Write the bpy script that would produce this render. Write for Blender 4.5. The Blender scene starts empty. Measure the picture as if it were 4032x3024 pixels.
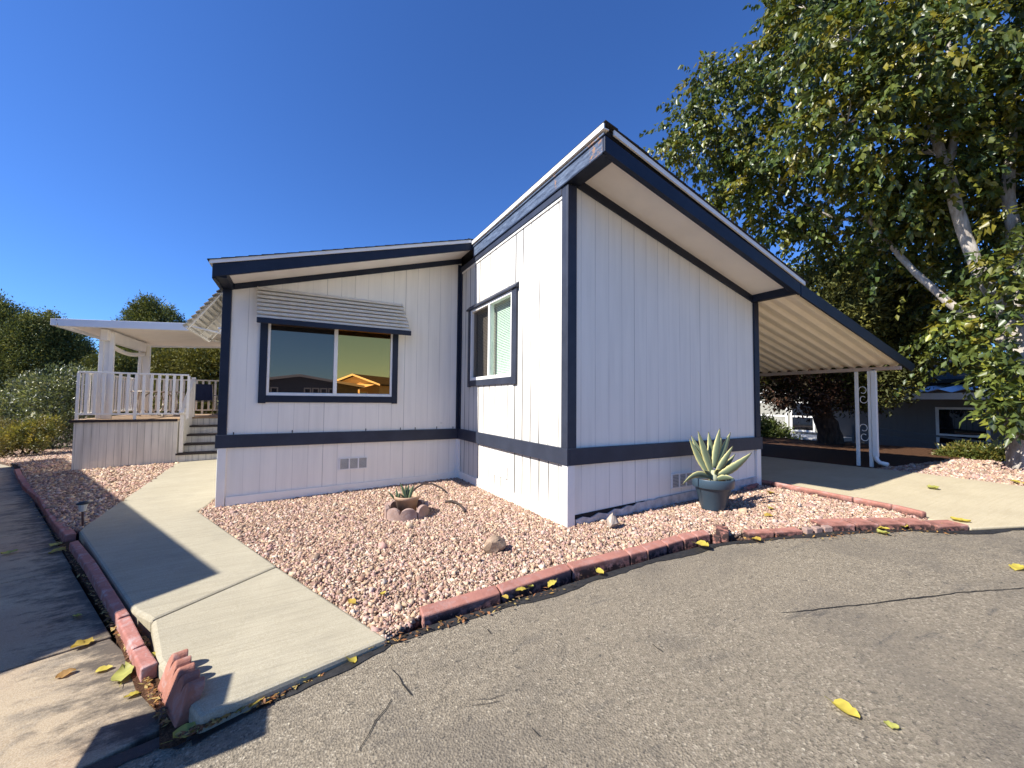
import bpy, bmesh, math, random
import numpy as np
from mathutils import Vector, Matrix
random.seed(7); RNG = np.random.default_rng(11)
S = bpy.context.scene
COL = S.collection
R_ = math.radians
# ------------------------------------------------------------------ camera
CAM = np.array([-2.5816, -3.4906, 1.3335]); YAW, PIT, ROL, FPX = 0.4960, 0.0416, 0.0091, 1556.94
_f = np.array([math.sin(YAW)*math.cos(PIT), math.cos(YAW)*math.cos(PIT), math.sin(PIT)])
_r = np.array([math.cos(YAW), -math.sin(YAW), 0.0]); _u = np.cross(_r, _f)
CR = math.cos(ROL)*_r + math.sin(ROL)*_u; CU = -math.sin(ROL)*_r + math.cos(ROL)*_u; CF = _f
cd = bpy.data.cameras.new('camera'); cam = bpy.data.objects.new('camera', cd); COL.objects.link(cam)
cam.matrix_world = Matrix(((CR[0], CU[0], -CF[0], CAM[0]), (CR[1], CU[1], -CF[1], CAM[1]), (CR[2], CU[2], -CF[2], CAM[2]), (0, 0, 0, 1)))
cd.sensor_width = 36; cd.lens = 36*FPX/4032; cd.clip_start = .05; cd.clip_end = 2000
S.camera = cam
def ray(u, v): return CF + CR*((u-2016)/FPX) - CU*((v-1512)/FPX)
def at(u, v, d):            # photo pixel (4032 wide) and forward distance -> world point
    return CAM + ray(u, v)*d
def atd(u, v, d): k = 4032/2212; return at(u*k, v*k, d)
def G0(x, y): return .032*x - .014*y
def G(x, y): return .032*min(max(x, -14), 9.5) - .014*min(max(y, -10), 18)
def onG(u, v, off=0.0):
    d = ray(u, v); t = (off + G0(CAM[0], CAM[1]) - CAM[2])/(d[2] - G0(d[0], d[1])); p = CAM + t*d
    return p
# ------------------------------------------------------------------ object helpers
def tag(o, label=None, cat=None, group=None, kind=None):
    if label: o['label'] = label
    if cat: o['category'] = cat
    if group: o['group'] = group
    if kind: o['kind'] = kind
    return o
def thing(name, label, cat, loc=(0, 0, 0), group=None):
    o = bpy.data.objects.new(name, None); COL.objects.link(o); o.location = loc; o.empty_display_size = .2
    return tag(o, label, cat, group)
def wloc(o):
    p = Vector((0, 0, 0))
    while o is not None: p = p + o.location; o = o.parent
    return p
class MB:
    def __init__(s): s.v = []; s.f = []; s.c = []
    def add(s, vs, fs):
        b = len(s.v); s.v += [tuple(map(float, p)) for p in vs]; s.f += [tuple(i+b for i in f) for f in fs]; return s
    def box(s, x0, x1, y0, y1, z0, z1):
        return s.add([(x0,y0,z0),(x1,y0,z0),(x1,y1,z0),(x0,y1,z0),(x0,y0,z1),(x1,y0,z1),(x1,y1,z1),(x0,y1,z1)],
                     [(3,2,1,0),(4,5,6,7),(0,1,5,4),(1,2,6,5),(2,3,7,6),(3,0,4,7)])
    def hexa(s, a): return s.add(a, [(3,2,1,0),(4,5,6,7),(0,1,5,4),(1,2,6,5),(2,3,7,6),(3,0,4,7)])
    def bar(s, p, q, w, h, up=(0, 0, 1)):       # box along p->q, w across, h along up
        p = Vector(p); q = Vector(q); d = (q-p).normalized(); sd = d.cross(Vector(up)).normalized(); u2 = sd.cross(d).normalized()
        sd = sd*(w/2); u2 = u2*(h/2)
        return s.hexa([p-sd-u2, p+sd-u2, q+sd-u2, q-sd-u2, p-sd+u2, p+sd+u2, q+sd+u2, q-sd+u2])
    def prism(s, poly, fn0, fn1):
        n = len(poly); a = [fn0(*p) for p in poly]; b = [fn1(*p) for p in poly]
        return s.add(a+b, [tuple(range(n-1, -1, -1)), tuple(range(n, 2*n))] + [(i, (i+1) % n, n+(i+1) % n, n+i) for i in range(n)])
    def pxz(s, poly, y0, y1): return s.prism(poly, lambda x, z: (x, y0, z), lambda x, z: (x, y1, z))
    def pyz(s, poly, x0, x1): return s.prism(poly, lambda y, z: (x0, y, z), lambda y, z: (x1, y, z))
    def pxy(s, poly, o0, o1): return s.prism(poly, lambda x, y: (x, y, G(x, y)+o0), lambda x, y: (x, y, G(x, y)+o1))
    def quad(s, a, b, c, d): return s.add([a, b, c, d], [(0, 1, 2, 3)])
    def tube(s, pts, rs, n=8, cap=True):
        pts = [Vector(p) for p in pts]; m = len(pts); b = len(s.v)
        if not hasattr(rs, '__len__'): rs = [rs]*m
        prev = None
        for i, p in enumerate(pts):
            d = (pts[min(i+1, m-1)] - pts[max(i-1, 0)]).normalized()
            if prev is None: a = d.orthogonal().normalized()
            else: a = (prev - d*prev.dot(d)); a = a.normalized() if a.length > 1e-6 else d.orthogonal().normalized()
            prev = a; c = d.cross(a)
            for k in range(n):
                t = 2*math.pi*k/n; s.v.append(tuple(p + a*(rs[i]*math.cos(t)) + c*(rs[i]*math.sin(t))))
        for i in range(m-1):
            for k in range(n):
                s.f.append((b+i*n+k, b+i*n+(k+1) % n, b+(i+1)*n+(k+1) % n, b+(i+1)*n+k))
        if cap: s.f.append(tuple(b+k for k in range(n-1, -1, -1))); s.f.append(tuple(b+(m-1)*n+k for k in range(n)))
        return s
    def lathe(s, prof, c, n=32):
        b = len(s.v)
        for r, z in prof:
            for k in range(n): t = 2*math.pi*k/n; s.v.append((c[0]+r*math.cos(t), c[1]+r*math.sin(t), c[2]+z))
        for i in range(len(prof)-1):
            for k in range(n): s.f.append((b+i*n+k, b+i*n+(k+1) % n, b+(i+1)*n+(k+1) % n, b+(i+1)*n+k))
        return s
    def build(s, name, mat, parent=None, smooth=False, bevel=0, recalc=True):
        me = bpy.data.meshes.new(name); off = wloc(parent) if parent is not None else Vector((0, 0, 0))
        me.from_pydata([(x-off.x, y-off.y, z-off.z) for x, y, z in s.v], [], s.f)
        if recalc:
            bm = bmesh.new(); bm.from_mesh(me); bmesh.ops.recalc_face_normals(bm, faces=bm.faces); bm.to_mesh(me); bm.free()
        if s.c and len(s.c) == len(s.v):
            at_ = me.color_attributes.new('Col', 'FLOAT_COLOR', 'POINT')
            at_.data.foreach_set('color', np.array([(*c, 1) for c in s.c], np.float32).ravel())
        me.materials.append(mat)
        if smooth: me.polygons.foreach_set('use_smooth', [True]*len(me.polygons))
        o = bpy.data.objects.new(name, me); COL.objects.link(o)
        if parent is not None: o.parent = parent
        if bevel:
            m = o.modifiers.new('bevel', 'BEVEL'); m.width = bevel; m.segments = 2; m.limit_method = 'ANGLE'; m.angle_limit = R_(40)
        return o
def npmesh(name, verts, faces, mat, parent=None, cols=None, smooth=False):
    me = bpy.data.meshes.new(name); n = len(verts); k = faces.shape[1]; m = len(faces)
    v = np.asarray(verts, np.float32)
    if parent is not None: v = v - np.array(wloc(parent), np.float32)
    me.vertices.add(n); me.vertices.foreach_set('co', v.ravel())
    me.loops.add(m*k); me.loops.foreach_set('vertex_index', faces.astype(np.int32).ravel())
    me.polygons.add(m); me.polygons.foreach_set('loop_start', np.arange(0, m*k, k, dtype=np.int32))
    if smooth: me.polygons.foreach_set('use_smooth', np.ones(m, bool))
    me.update(calc_edges=True); me.validate()
    if cols is not None:
        a = me.color_attributes.new('Col', 'FLOAT_COLOR', 'POINT')
        a.data.foreach_set('color', np.c_[cols, np.ones(n)].astype(np.float32).ravel())
    me.materials.append(mat)
    o = bpy.data.objects.new(name, me); COL.objects.link(o)
    if parent is not None: o.parent = parent
    return o
# ------------------------------------------------------------------ material helpers
class NT:
    def __init__(s, name):
        s.m = bpy.data.materials.new(name); s.m.use_nodes = True; s.t = s.m.node_tree; s.b = s.t.nodes['Principled BSDF']; s.out = s.t.nodes['Material Output']
        s._oc = None
    def n(s, typ, **kw):
        nd = s.t.nodes.new(typ)
        for k, v in kw.items(): setattr(nd, k, v)
        return nd
    def l(s, a, b): s.t.links.new(a, b)
    def put(s, sock, v):
        if isinstance(v, bpy.types.NodeSocket): s.l(v, sock)
        elif isinstance(v, (tuple, list)) and sock.type == 'RGBA' and len(v) == 3: sock.default_value = (*v, 1)
        else: sock.default_value = v
    @property
    def oc(s):
        if s._oc is None: s._oc = s.n('ShaderNodeTexCoord').outputs['Object']
        return s._oc
    def map(s, scale=(1, 1, 1), rot=(0, 0, 0), loc=(0, 0, 0), vec=None):
        m = s.n('ShaderNodeMapping'); s.l(vec or s.oc, m.inputs[0]); m.inputs['Scale'].default_value = scale; m.inputs['Rotation'].default_value = rot; m.inputs['Location'].default_value = loc
        return m.outputs[0]
    def noise(s, scale, detail=4, rough=.55, vec=None, dist=0):
        t = s.n('ShaderNodeTexNoise'); s.l(vec or s.oc, t.inputs['Vector']); t.inputs['Scale'].default_value = scale; t.inputs['Detail'].default_value = detail; t.inputs['Roughness'].default_value = rough; t.inputs['Distortion'].default_value = dist
        return t.outputs['Fac']
    def vor(s, scale, feature='F1', vec=None, out='Distance', rnd=1):
        t = s.n('ShaderNodeTexVoronoi', feature=feature); s.l(vec or s.oc, t.inputs['Vector']); t.inputs['Scale'].default_value = scale; t.inputs['Randomness'].default_value = rnd
        return t.outputs[out]
    def ramp(s, fac, stops, interp='LINEAR'):
        r = s.n('ShaderNodeValToRGB'); s.l(fac, r.inputs[0]); cr = r.color_ramp; cr.interpolation = interp
        while len(cr.elements) < len(stops): cr.elements.new(.5)
        for e, (p, c) in zip(cr.elements, stops):
            e.position = p; e.color = (c, c, c, 1) if not isinstance(c, (tuple, list)) else (*c, 1)
        return r.outputs[0]
    def mix(s, fac, a, b, mode='MIX'):
        m = s.n('ShaderNodeMix', data_type='RGBA', blend_type=mode); s.put(m.inputs[0], fac); s.put(m.inputs[6], a); s.put(m.inputs[7], b); return m.outputs[2]
    def ma(s, op, a, b=0, c=0):
        m = s.n('ShaderNodeMath', operation=op); s.put(m.inputs[0], a); s.put(m.inputs[1], b); s.put(m.inputs[2], c); return m.outputs[0]
    def xyz(s, vec=None):
        x = s.n('ShaderNodeSeparateXYZ'); s.l(vec or s.oc, x.inputs[0]); return x.outputs
    def attr(s, name='Col'): return s.n('ShaderNodeAttribute', attribute_name=name).outputs['Color']
    def bump(s, h, strength=.5, dist=.01):
        b = s.n('ShaderNodeBump'); s.put(b.inputs['Height'], h); b.inputs['Strength'].default_value = strength; b.inputs['Distance'].default_value = dist; s.l(b.outputs[0], s.b.inputs['Normal']); return b
    def fin(s, col=None, rough=.6, spec=.4, metal=0):
        if col is not None: s.put(s.b.inputs['Base Color'], col)
        s.put(s.b.inputs['Roughness'], rough); s.b.inputs['Specular IOR Level'].default_value = spec; s.b.inputs['Metallic'].default_value = metal
        return s.m
def plain(name, col, rough=.55, var=.12, scale=6, bump=0, spec=.4, metal=0):
    n = NT(name); f = n.noise(scale, 5); d = tuple(c*(1-var) for c in col); e = tuple(min(1, c*(1+var)) for c in col)
    c = n.ramp(f, [(.3, d), (.7, e)])
    if bump: n.bump(n.noise(scale*14, 3), bump, .004)
    return n.fin(c, rough, spec, metal)
def siding(name, axis, off, base=(.88, .835, .735), streak=.10, groove=.36, pitch=.2032, every=6, wide=1, dark=.13):
    n = NT(name); X = n.xyz(); c = X[axis]
    def line(period, w0, w1):
        t = n.ma('DIVIDE', n.ma('SUBTRACT', c, off), period); fr = n.ma('ABSOLUTE', n.ma('SUBTRACT', n.ma('FRACT', n.ma('ADD', t, 100.5)), .5)); d = n.ma('MULTIPLY', fr, period)
        m = n.n('ShaderNodeMapRange'); n.put(m.inputs[0], d); m.inputs[1].default_value = w0; m.inputs[2].default_value = w1; m.inputs[3].default_value = 1; m.inputs[4].default_value = 0; return m.outputs[0]
    g = line(pitch, .0028*wide, .0052*wide)
    # grooves partly filled with paint
    vv = n.map((1, 1, .5)); fade = n.ramp(n.noise(1.6, 3, vec=vv), [(.38, .2), (.62, 1)])
    g = n.ma('MULTIPLY', g, fade)
    if every: g = n.ma('MAXIMUM', g, n.ma('MULTIPLY', line(pitch*every, .003*wide, .006*wide), 1.25))
    st = n.map((9, 9, .55)); s1 = n.noise(1.2, 5, .6, vec=st); big = n.noise(.9, 3)
    col = n.mix(n.ramp(s1, [(.42, 0), (.75, 1)]), base, tuple(b*(1-streak) for b in base))
    col = n.mix(n.ramp(big, [(.5, 0), (.75, .5)]), col, tuple(b*(1-streak*.9) for b in base))
    col = n.mix(n.ma('MULTIPLY', g, groove), col, (dark, dark*.93, dark*.93))
    gr = n.map((70, 70, 5)); gn = n.noise(1, 4, .6, vec=gr, dist=1.2)
    h = n.ma('SUBTRACT', n.ma('MULTIPLY', gn, .35), n.ma('MULTIPLY', g, 1.3)); n.bump(h, .35, .006)
    return n.fin(col, .62, .25)
M = {}
M['sidA'] = siding('siding_front_left', 0, -2.2195)
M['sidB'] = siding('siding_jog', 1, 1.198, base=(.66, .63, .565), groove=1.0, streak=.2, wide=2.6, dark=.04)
M['sidC'] = siding('siding_front_right', 0, .99)
M['skirtC'] = siding('skirting_front_right', 0, 1.0, groove=.5)
M['white'] = plain('white_paint', (.86, .82, .74), .5, .04, 5, .15)
M['whitemetal'] = plain('white_enamel_metal', (.84, .82, .77), .35, .03, 4)
M['awnmetal'] = plain('awning_enamel', (.74, .70, .62), .4, .07, 9)
M['deckmetal'] = plain('cover_white_metal', (.78, .79, .80), .4, .03, 3)
M['soffit'] = plain('soffit_paint', (.88, .83, .76), .7, .04, 3, .1)
def navy(name, base, wear):
    n = NT(name); v = n.map((3, 3, 14)); a = n.noise(3, 6, .65); b = n.noise(14, 5, .7)
    col = n.mix(n.ramp(a, [(.4, 0), (.8, 1)]), base, tuple(c*1.5+.004 for c in base))
    w = n.ramp(b, [(.68-wear*.2, 0), (.78-wear*.2, 1)])
    col = n.mix(n.ma('MULTIPLY', w, .55), col, tuple(c*2.6+.03 for c in base))
    n.bump(n.noise(40, 4), .2, .003)
    return n.fin(col, .5, .35)
M['navy'] = navy('navy_trim_paint', (.008, .013, .028), 0)
M['navyb'] = navy('navy_band_sunlit_paint', (.024, .029, .045), .05)  # lighter navy for bands and jog trim, sun's brightening mixed into the colour
# weathered ridge fascia: navy paint flaking in long streaks to grey wood
n = NT('weathered_navy_fascia'); a = n.noise(1, 6, .72, vec=n.map((6, 4.5, 26))); bl = n.noise(1.3, 3)
c = n.mix(n.ramp(a, [(.36, 0), (.62, 1)]), (.030, .043, .075), (.11, .145, .21))
c = n.mix(n.ma('MULTIPLY', n.ramp(a, [(.60, 0), (.68, 1)]), n.ramp(bl, [(.35, .1), (.6, .8)])), c, (.20, .23, .27))
X = n.xyz(); y_ = X[1]
rust = n.ma('MULTIPLY', n.ramp(n.noise(22, 5, .7), [(.50, 0), (.60, 1)]), n.ma('MAXIMUM', n.ma('LESS_THAN', n.ma('ABSOLUTE', n.ma('ADD', n.ma('ADD', y_, .5), n.ma('MULTIPLY', n.noise(3), .12))), .14), n.ma('LESS_THAN', n.ma('ABSOLUTE', n.ma('SUBTRACT', y_, .19)), .02)))
c = n.mix(rust, c, (.27, .15, .085)); n.bump(a, .5, .006); M['fascia_w'] = n.fin(c, .6, .3)
n = NT('shingle'); v = n.map((3, 5, 1)); c = n.ramp(n.noise(60, 3), [(.3, (.02, .019, .02)), (.7, (.075, .07, .068))]); n.bump(n.noise(120, 2), .6, .005); M['shingle'] = n.fin(c, .9, .1)
# concrete
def concrete(name, a, b, stain, broom=0.0, rot=0, stains=.5, rust=None, edge=None):
    n = NT(name); f = n.noise(1.7, 6, .62); f2 = n.noise(.55, 4); fine = n.noise(160, 3)
    col = n.ramp(f, [(.3, a), (.7, b)])
    col = n.mix(n.ma('MULTIPLY', n.ramp(n.noise(2.6, 7, .7, dist=.6), [(.52, 0), (.72, 1)]), stains), col, stain)
    if rust: col = n.mix(n.ramp(f2, [(.48, 0), (.66, .75)]), col, rust)
    col = n.mix(.18, col, n.ramp(fine, [(.3, (.05, .05, .05)), (.7, (.75, .72, .66))]))
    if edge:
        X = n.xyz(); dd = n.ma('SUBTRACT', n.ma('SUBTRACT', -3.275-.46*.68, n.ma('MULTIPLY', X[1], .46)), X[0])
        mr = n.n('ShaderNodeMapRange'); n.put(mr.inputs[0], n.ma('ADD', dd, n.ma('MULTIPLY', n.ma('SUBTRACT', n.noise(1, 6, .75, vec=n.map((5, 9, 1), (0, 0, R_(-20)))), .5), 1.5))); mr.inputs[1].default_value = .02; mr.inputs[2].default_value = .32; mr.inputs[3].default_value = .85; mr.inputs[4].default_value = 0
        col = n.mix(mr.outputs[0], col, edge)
    if broom:
        v = n.map((2.2, 42, 1), (0, 0, rot)); br = n.noise(1, 4, .6, vec=v)
        col = n.mix(n.ma('MULTIPLY', n.ramp(br, [(.45, 0), (.72, 1)]), broom), col, stain)
        n.bump(n.ma('ADD', br, n.ma('MULTIPLY', fine, .6)), .35, .004)
    else: n.bump(n.ma('ADD', n.ma('MULTIPLY', f, .5), fine), .4, .005)
    return n.fin(col, .85, .2)
M['walk'] = concrete('walk_concrete', (0.3219, 0.2762, 0.1786), (0.3915, 0.34, 0.228), (0.2175, 0.1913, 0.133), .40, R_(12), .35)
M['drive'] = concrete('driveway_concrete', (0.4104, 0.3348, 0.1974), (0.4968, 0.412, 0.252), (0.324, 0.2575, 0.1512), .30, R_(-10), .3)
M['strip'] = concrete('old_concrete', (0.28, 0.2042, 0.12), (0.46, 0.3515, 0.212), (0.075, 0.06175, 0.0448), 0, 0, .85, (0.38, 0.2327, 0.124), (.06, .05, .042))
# asphalt
n = NT('asphalt'); vd = n.vor(95, out='Color'); sep = n.n('ShaderNodeSeparateColor'); n.l(vd, sep.inputs[0]); rnd = sep.outputs[0]; dist = n.vor(95)
c = n.ramp(rnd, [(0, (0.0465, 0.03915, 0.02736)), (.16, (0.1395, 0.1131, 0.07416)), (.5, (0.2511, 0.2044, 0.1354)), (.86, (0.3069, 0.2506, 0.1656)), (.95, (0.4278, 0.3567, 0.2448)), (1, (0.558, 0.4785, 0.3312))])
c = n.mix(.45, c, n.ramp(n.noise(240, 3, .7), [(.32, (0.04185, 0.0348, 0.02448)), (.5, (0.2325, 0.1897, 0.126)), (.75, (0.372, 0.3088, 0.2088))]))
big = n.noise(.8, 7, .68, dist=.8); c = n.mix(n.ramp(big, [(.46, 0), (.64, .75)]), c, (0.11, 0.0931, 0.0697))
pat = n.noise(5.5, 6, .75, dist=.5); c = n.mix(n.ramp(pat, [(.60, 0), (.72, .7)]), c, (0.06, 0.0532, 0.0442))
mid = n.noise(.35, 4); c = n.mix(n.ramp(mid, [(.35, 0), (.7, .35)]), c, (0.2697, 0.2175, 0.144))
st = n.noise(1, 7, .78, vec=n.map((2.2, 9, 1), (0, 0, R_(14))), dist=.4); pm = n.ramp(n.noise(.9, 3), [(.42, 0), (.62, 1)]); c = n.mix(n.ma('MULTIPLY', n.ramp(st, [(.55, 0), (.66, .8)]), pm), c, (.075, .068, .058))
c = n.mix(1, c, (1.0, 1.02, 1.10), 'MULTIPLY'); fl = n.noise(26, 4, .8); c = n.mix(n.ramp(fl, [(.60, 0), (.67, .85)]), c, (.055, .05, .044))
n.bump(n.ma('ADD', n.ma('MULTIPLY', n.noise(240, 3, .7), .8), dist), .9, .006); M['asphalt'] = n.fin(c, .85, .25)
M['tar'] = plain('tar', (.020, .019, .019), .6, .5, 30, .6)
n = NT('crack_dark'); M['crack'] = n.fin((.03, .028, .026), .9, .1)
# red edging block: pigmented concrete, tar smears low down, chalky bloom on top
def redblock(name, base, bloom, tar):
    n = NT(name); f = n.noise(5, 6, .65); c = n.ramp(f, [(.3, tuple(k*.72 for k in base)), (.7, tuple(k*1.2 for k in base))])
    c = n.mix(n.ma('MULTIPLY', n.ramp(n.noise(9, 5, .7, dist=1), [(.5, 0), (.66, 1)]), bloom), c, (.42, .37, .36))
    if tar:
        z = n.ma('SUBTRACT', n.xyz()[2], 0); m = n.n('ShaderNodeMapRange'); n.put(m.inputs[0], n.ma('ADD', z, n.ma('MULTIPLY', n.noise(7, 5, .7), .12))); m.inputs[1].default_value = .158; m.inputs[2].default_value = .200; m.inputs[3].default_value = 1; m.inputs[4].default_value = 0
        c = n.mix(n.ma('MULTIPLY', m.outputs[0], n.ramp(n.noise(14, 4, .7), [(.38, 0), (.5, .92)])), c, (.022, .02, .021))
    n.bump(n.noise(90, 4), .6, .005); return n.fin(c, .9, .15)
M['red'] = redblock('red_edging', (.37, .165, .125), .3, True)
M['redold'] = redblock('faded_red_edging', (.36, .155, .125), .6, False)
M['ring'] = redblock('ring_edging', (.33, .225, .185), .45, False)
M['scal'] = redblock('scalloped_edging', (.34, .15, .105), .3, False)
# gravel / soil
n = NT('gravel_stone'); c = n.mix(n.ramp(n.noise(70, 4, .7), [(.45, 0), (.75, .35)]), n.attr(), (.24, .16, .12)); n.bump(n.noise(140, 3), .5, .004); M['stone'] = n.fin(c, .85, .2)
n = NT('gravel_bed'); sp = n.n('ShaderNodeSeparateColor'); n.l(n.vor(42, out='Color'), sp.inputs[0])
c = n.ramp(sp.outputs[0], [(0, (.06, .04, .03)), (.4, (.16, .11, .085)), (.75, (.24, .175, .135)), (1, (.36, .28, .22))]); c = n.mix(n.ramp(n.vor(42), [(.25, 0), (.6, 1)]), c, (.10, .065, .05)); n.bump(n.vor(42), .9, .02); M['bed'] = n.fin(c, .9, .15)
n = NT('soil'); c = n.ramp(n.noise(3, 7, .65), [(.3, (.10, .07, .05)), (.7, (.22, .165, .12))]); n.bump(n.noise(40, 4), .7, .02); M['soil'] = n.fin(c, .95, .1)
n = NT('leaf_litter'); c = n.ramp(n.noise(60, 4, .7), [(.3, (.025, .013, .008)), (.55, (.085, .042, .022)), (.75, (.19, .10, .05))]); n.bump(n.noise(90, 3), 1, .01); M['litter'] = n.fin(c, .9, .1)
M['rock1'] = plain('tan_rock', (.36, .25, .165), .85, .35, 9, .9); M['rock3'] = plain('white_rock', (.7, .69, .66), .8, .1, 6, .5); M['rock2'] = plain('pale_rock', (.44, .36, .29), .85, .3, 12, .9)
M['potblue'] = plain('slate_plastic', (.040, .066, .092), .38, .10, 3); M['terra'] = plain('tan_terracotta', (.40, .26, .165), .7, .10, 8, .2)
M['potsoil'] = plain('potting_mix', (.07, .045, .03), .95, .5, 50, 1)
M['stick'] = plain('dark_stick', (.045, .03, .024), .8, .4, 40, .5)
def leafmat(name, transl=.35, rough=.45, spec=.35):
    n = NT(name); a = n.attr(); n.put(n.b.inputs['Base Color'], a); n.b.inputs['Roughness'].default_value = rough; n.b.inputs['Specular IOR Level'].default_value = spec
    t = n.n('ShaderNodeBsdfTranslucent'); n.l(n.mix(.5, a, n.mix(1, a, (1.6, 1.5, .4), 'MULTIPLY')), t.inputs[0]); m = n.n('ShaderNodeMixShader'); m.inputs[0].default_value = transl
    n.l(n.b.outputs[0], m.inputs[1]); n.l(t.outputs[0], m.inputs[2]); n.l(m.outputs[0], n.out.inputs[0]); return n.m
M['leaf'] = leafmat('tree_leaf', .30, .38, .5); M['needle'] = leafmat('needle_leaf', .15, .6, .2); M['agave'] = leafmat('agave_leaf', .08, .5, .3); M['fallen'] = leafmat('fallen_leaf', .25, .55, .25)
def bark(name, a, b):
    n = NT(name); f = n.noise(1, 6, .7, vec=n.map((14, 14, 4))); c = n.ramp(f, [(.32, a), (.68, b)]); n.bump(f, .9, .02); return n.fin(c, .9, .15)
M['bark'] = bark('pale_bark', (.20, .17, .14), (.52, .47, .41)); M['barkd'] = bark('dark_bark', (.03, .02, .014), (.10, .065, .045))
# glass
def glass(name, tint, refl, transp, rough=0.0, body=(.02, .02, .025)):
    n = NT(name); g = n.n('ShaderNodeBsdfGlossy'); g.inputs['Color'].default_value = (*refl, 1); g.inputs['Roughness'].default_value = rough
    fr = n.n('ShaderNodeFresnel'); fr.inputs[0].default_value = 1.5
    if transp: d = n.n('ShaderNodeBsdfTransparent'); d.inputs[0].default_value = (*tint, 1)
    else: d = n.n('ShaderNodeBsdfDiffuse'); d.inputs[0].default_value = (*body, 1)
    mx = n.n('ShaderNodeMixShader'); mx.inputs[0].default_value = .1
    lw = n.n('ShaderNodeLayerWeight'); lw.inputs[0].default_value = .5
    if transp: n.l(n.ma('ADD', n.ma('MULTIPLY', n.ma('POWER', lw.outputs['Facing'], 4), .7), .04), mx.inputs[0])
    else: mx.inputs[0].default_value = transp_mix[name]
    n.l(d.outputs[0], mx.inputs[1]); n.l(g.outputs[0], mx.inputs[2]); n.l(mx.outputs[0], n.out.inputs[0]); return n.m
transp_mix = {'screened_glass': .30, 'amber_glass': .80, 'dark_glass': .25}
M['glassL'] = glass('screened_glass', None, (.72, .50, .34), False, .0, (.020, .020, .022))
M['glassR'] = glass('amber_glass', None, (1, .46, .11), False, .0, (.07, .04, .010))
M['glassD'] = glass('dark_glass', None, (.6, .62, .65), False, .02, (.012, .013, .015))
M['glassB'] = glass('green_glass', (.80, .92, .83), (1, 1, 1), True)
M['glassS'] = glass('screen_mesh_glass', (.36, .33, .30), (.6, .6, .6), True)
M['blind'] = plain('blind_slat', (.80, .80, .76), .5, .03, 3); M['inside'] = plain('room_dark', (.05, .05, .05), .9)
M['deckskirt'] = siding('deck_skirt_boards', 0, -7.12, (.78, .74, .66), .30, .8, .135, 0)
n = NT('deck_boards'); c = n.ramp(n.noise(1, 5, .6, vec=n.map((1.2, 12, 1))), [(.3, (.27, .17, .10)), (.7, (.46, .33, .21))]); bd = n.ma('LESS_THAN', n.ma('FRACT', n.ma('MULTIPLY', n.xyz()[1], 7)), .06); c = n.mix(bd, c, (.03, .02, .015)); M['deckfloor'] = n.fin(c, .7, .2)
M['nosing'] = plain('dark_nosing', (.035, .026, .024), .6, .4, 12)
M['bluefab'] = plain('blue_sling', (.012, .022, .075), .6, .15, 20); M['tanmetal'] = plain('tan_metal', (.50, .42, .33), .4, .06, 5)
n = NT('tabletop_glass'); n.b.inputs['Transmission Weight'].default_value = .8; M['tglass'] = n.fin((.6, .75, .7), .05, .5)
M['beige_sheet'] = plain('carport_sheet', (.92, .82, .67), .5, .05, 4); M['beam'] = plain('carport_beam', (.50, .38, .30), .5, .08, 5)
M['greywall'] = siding('neighbour_siding', 1, 0, (.16, .15, .14), .1, .25, .2, 0); M['bluesheet'] = plain('blue_white_sheet', (.62, .66, .74), .4, .05, 4)  # greywall: deep shade under the tree is darkened into the wall colour
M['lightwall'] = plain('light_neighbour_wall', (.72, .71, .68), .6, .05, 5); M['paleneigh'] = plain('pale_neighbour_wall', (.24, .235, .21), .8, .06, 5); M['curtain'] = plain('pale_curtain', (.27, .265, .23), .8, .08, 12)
M['blackplastic'] = plain('black_plastic', (.02, .02, .02), .5, .1, 10); M['lens'] = plain('frosted_lens', (.55, .53, .47), .3, .05, 10)
M['greyhouse'] = plain('grey_house_wall', (.13, .135, .15), .8, .08, 4); M['tanhouse'] = plain('tan_house_wall', (.62, .50, .36), .8, .06, 4)
# ------------------------------------------------------------------ world, sun
SUN = Vector((1, -.053, -.86)).normalized()
w = bpy.data.worlds.new('World'); S.world = w; w.use_nodes = True; nt = w.node_tree
sky = nt.nodes.new('ShaderNodeTexSky'); sky.sky_type = 'NISHITA'; sky.sun_disc = False; sky.sun_elevation = math.asin(-SUN.z); sky.sun_rotation = R_(-90+3); sky.altitude = 900; sky.air_density = 1.0; sky.dust_density = .25; sky.ozone_density = 3.0
hs = nt.nodes.new('ShaderNodeMix'); hs.data_type = 'RGBA'; hs.blend_type = 'MULTIPLY'; hs.inputs[0].default_value = 1; hs.inputs[7].default_value = (.46, .77, 1.28, 1)
bg = nt.nodes['Background']; nt.links.new(sky.outputs[0], hs.inputs[6]); nt.links.new(hs.outputs[2], bg.inputs[0]); bg.inputs[1].default_value = .082
sl = bpy.data.lights.new('sun', 'SUN'); sl.energy = 5.0; sl.angle = R_(.53); sl.color = (1, .965, .90)
so = bpy.data.objects.new('sun', sl); COL.objects.link(so); so.rotation_euler = SUN.to_track_quat('-Z', 'Y').to_euler(); so.location = (-20, 5, 20)
S.view_settings.view_transform = 'Standard'; S.view_settings.look = 'None'; S.view_settings.exposure = .95; S.view_settings.gamma = 1
S.cycles.max_bounces = 8; S.cycles.transparent_max_bounces = 16; S.cycles.caustics_reflective = False; S.cycles.caustics_refractive = False
S.cycles.use_denoising = True
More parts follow.
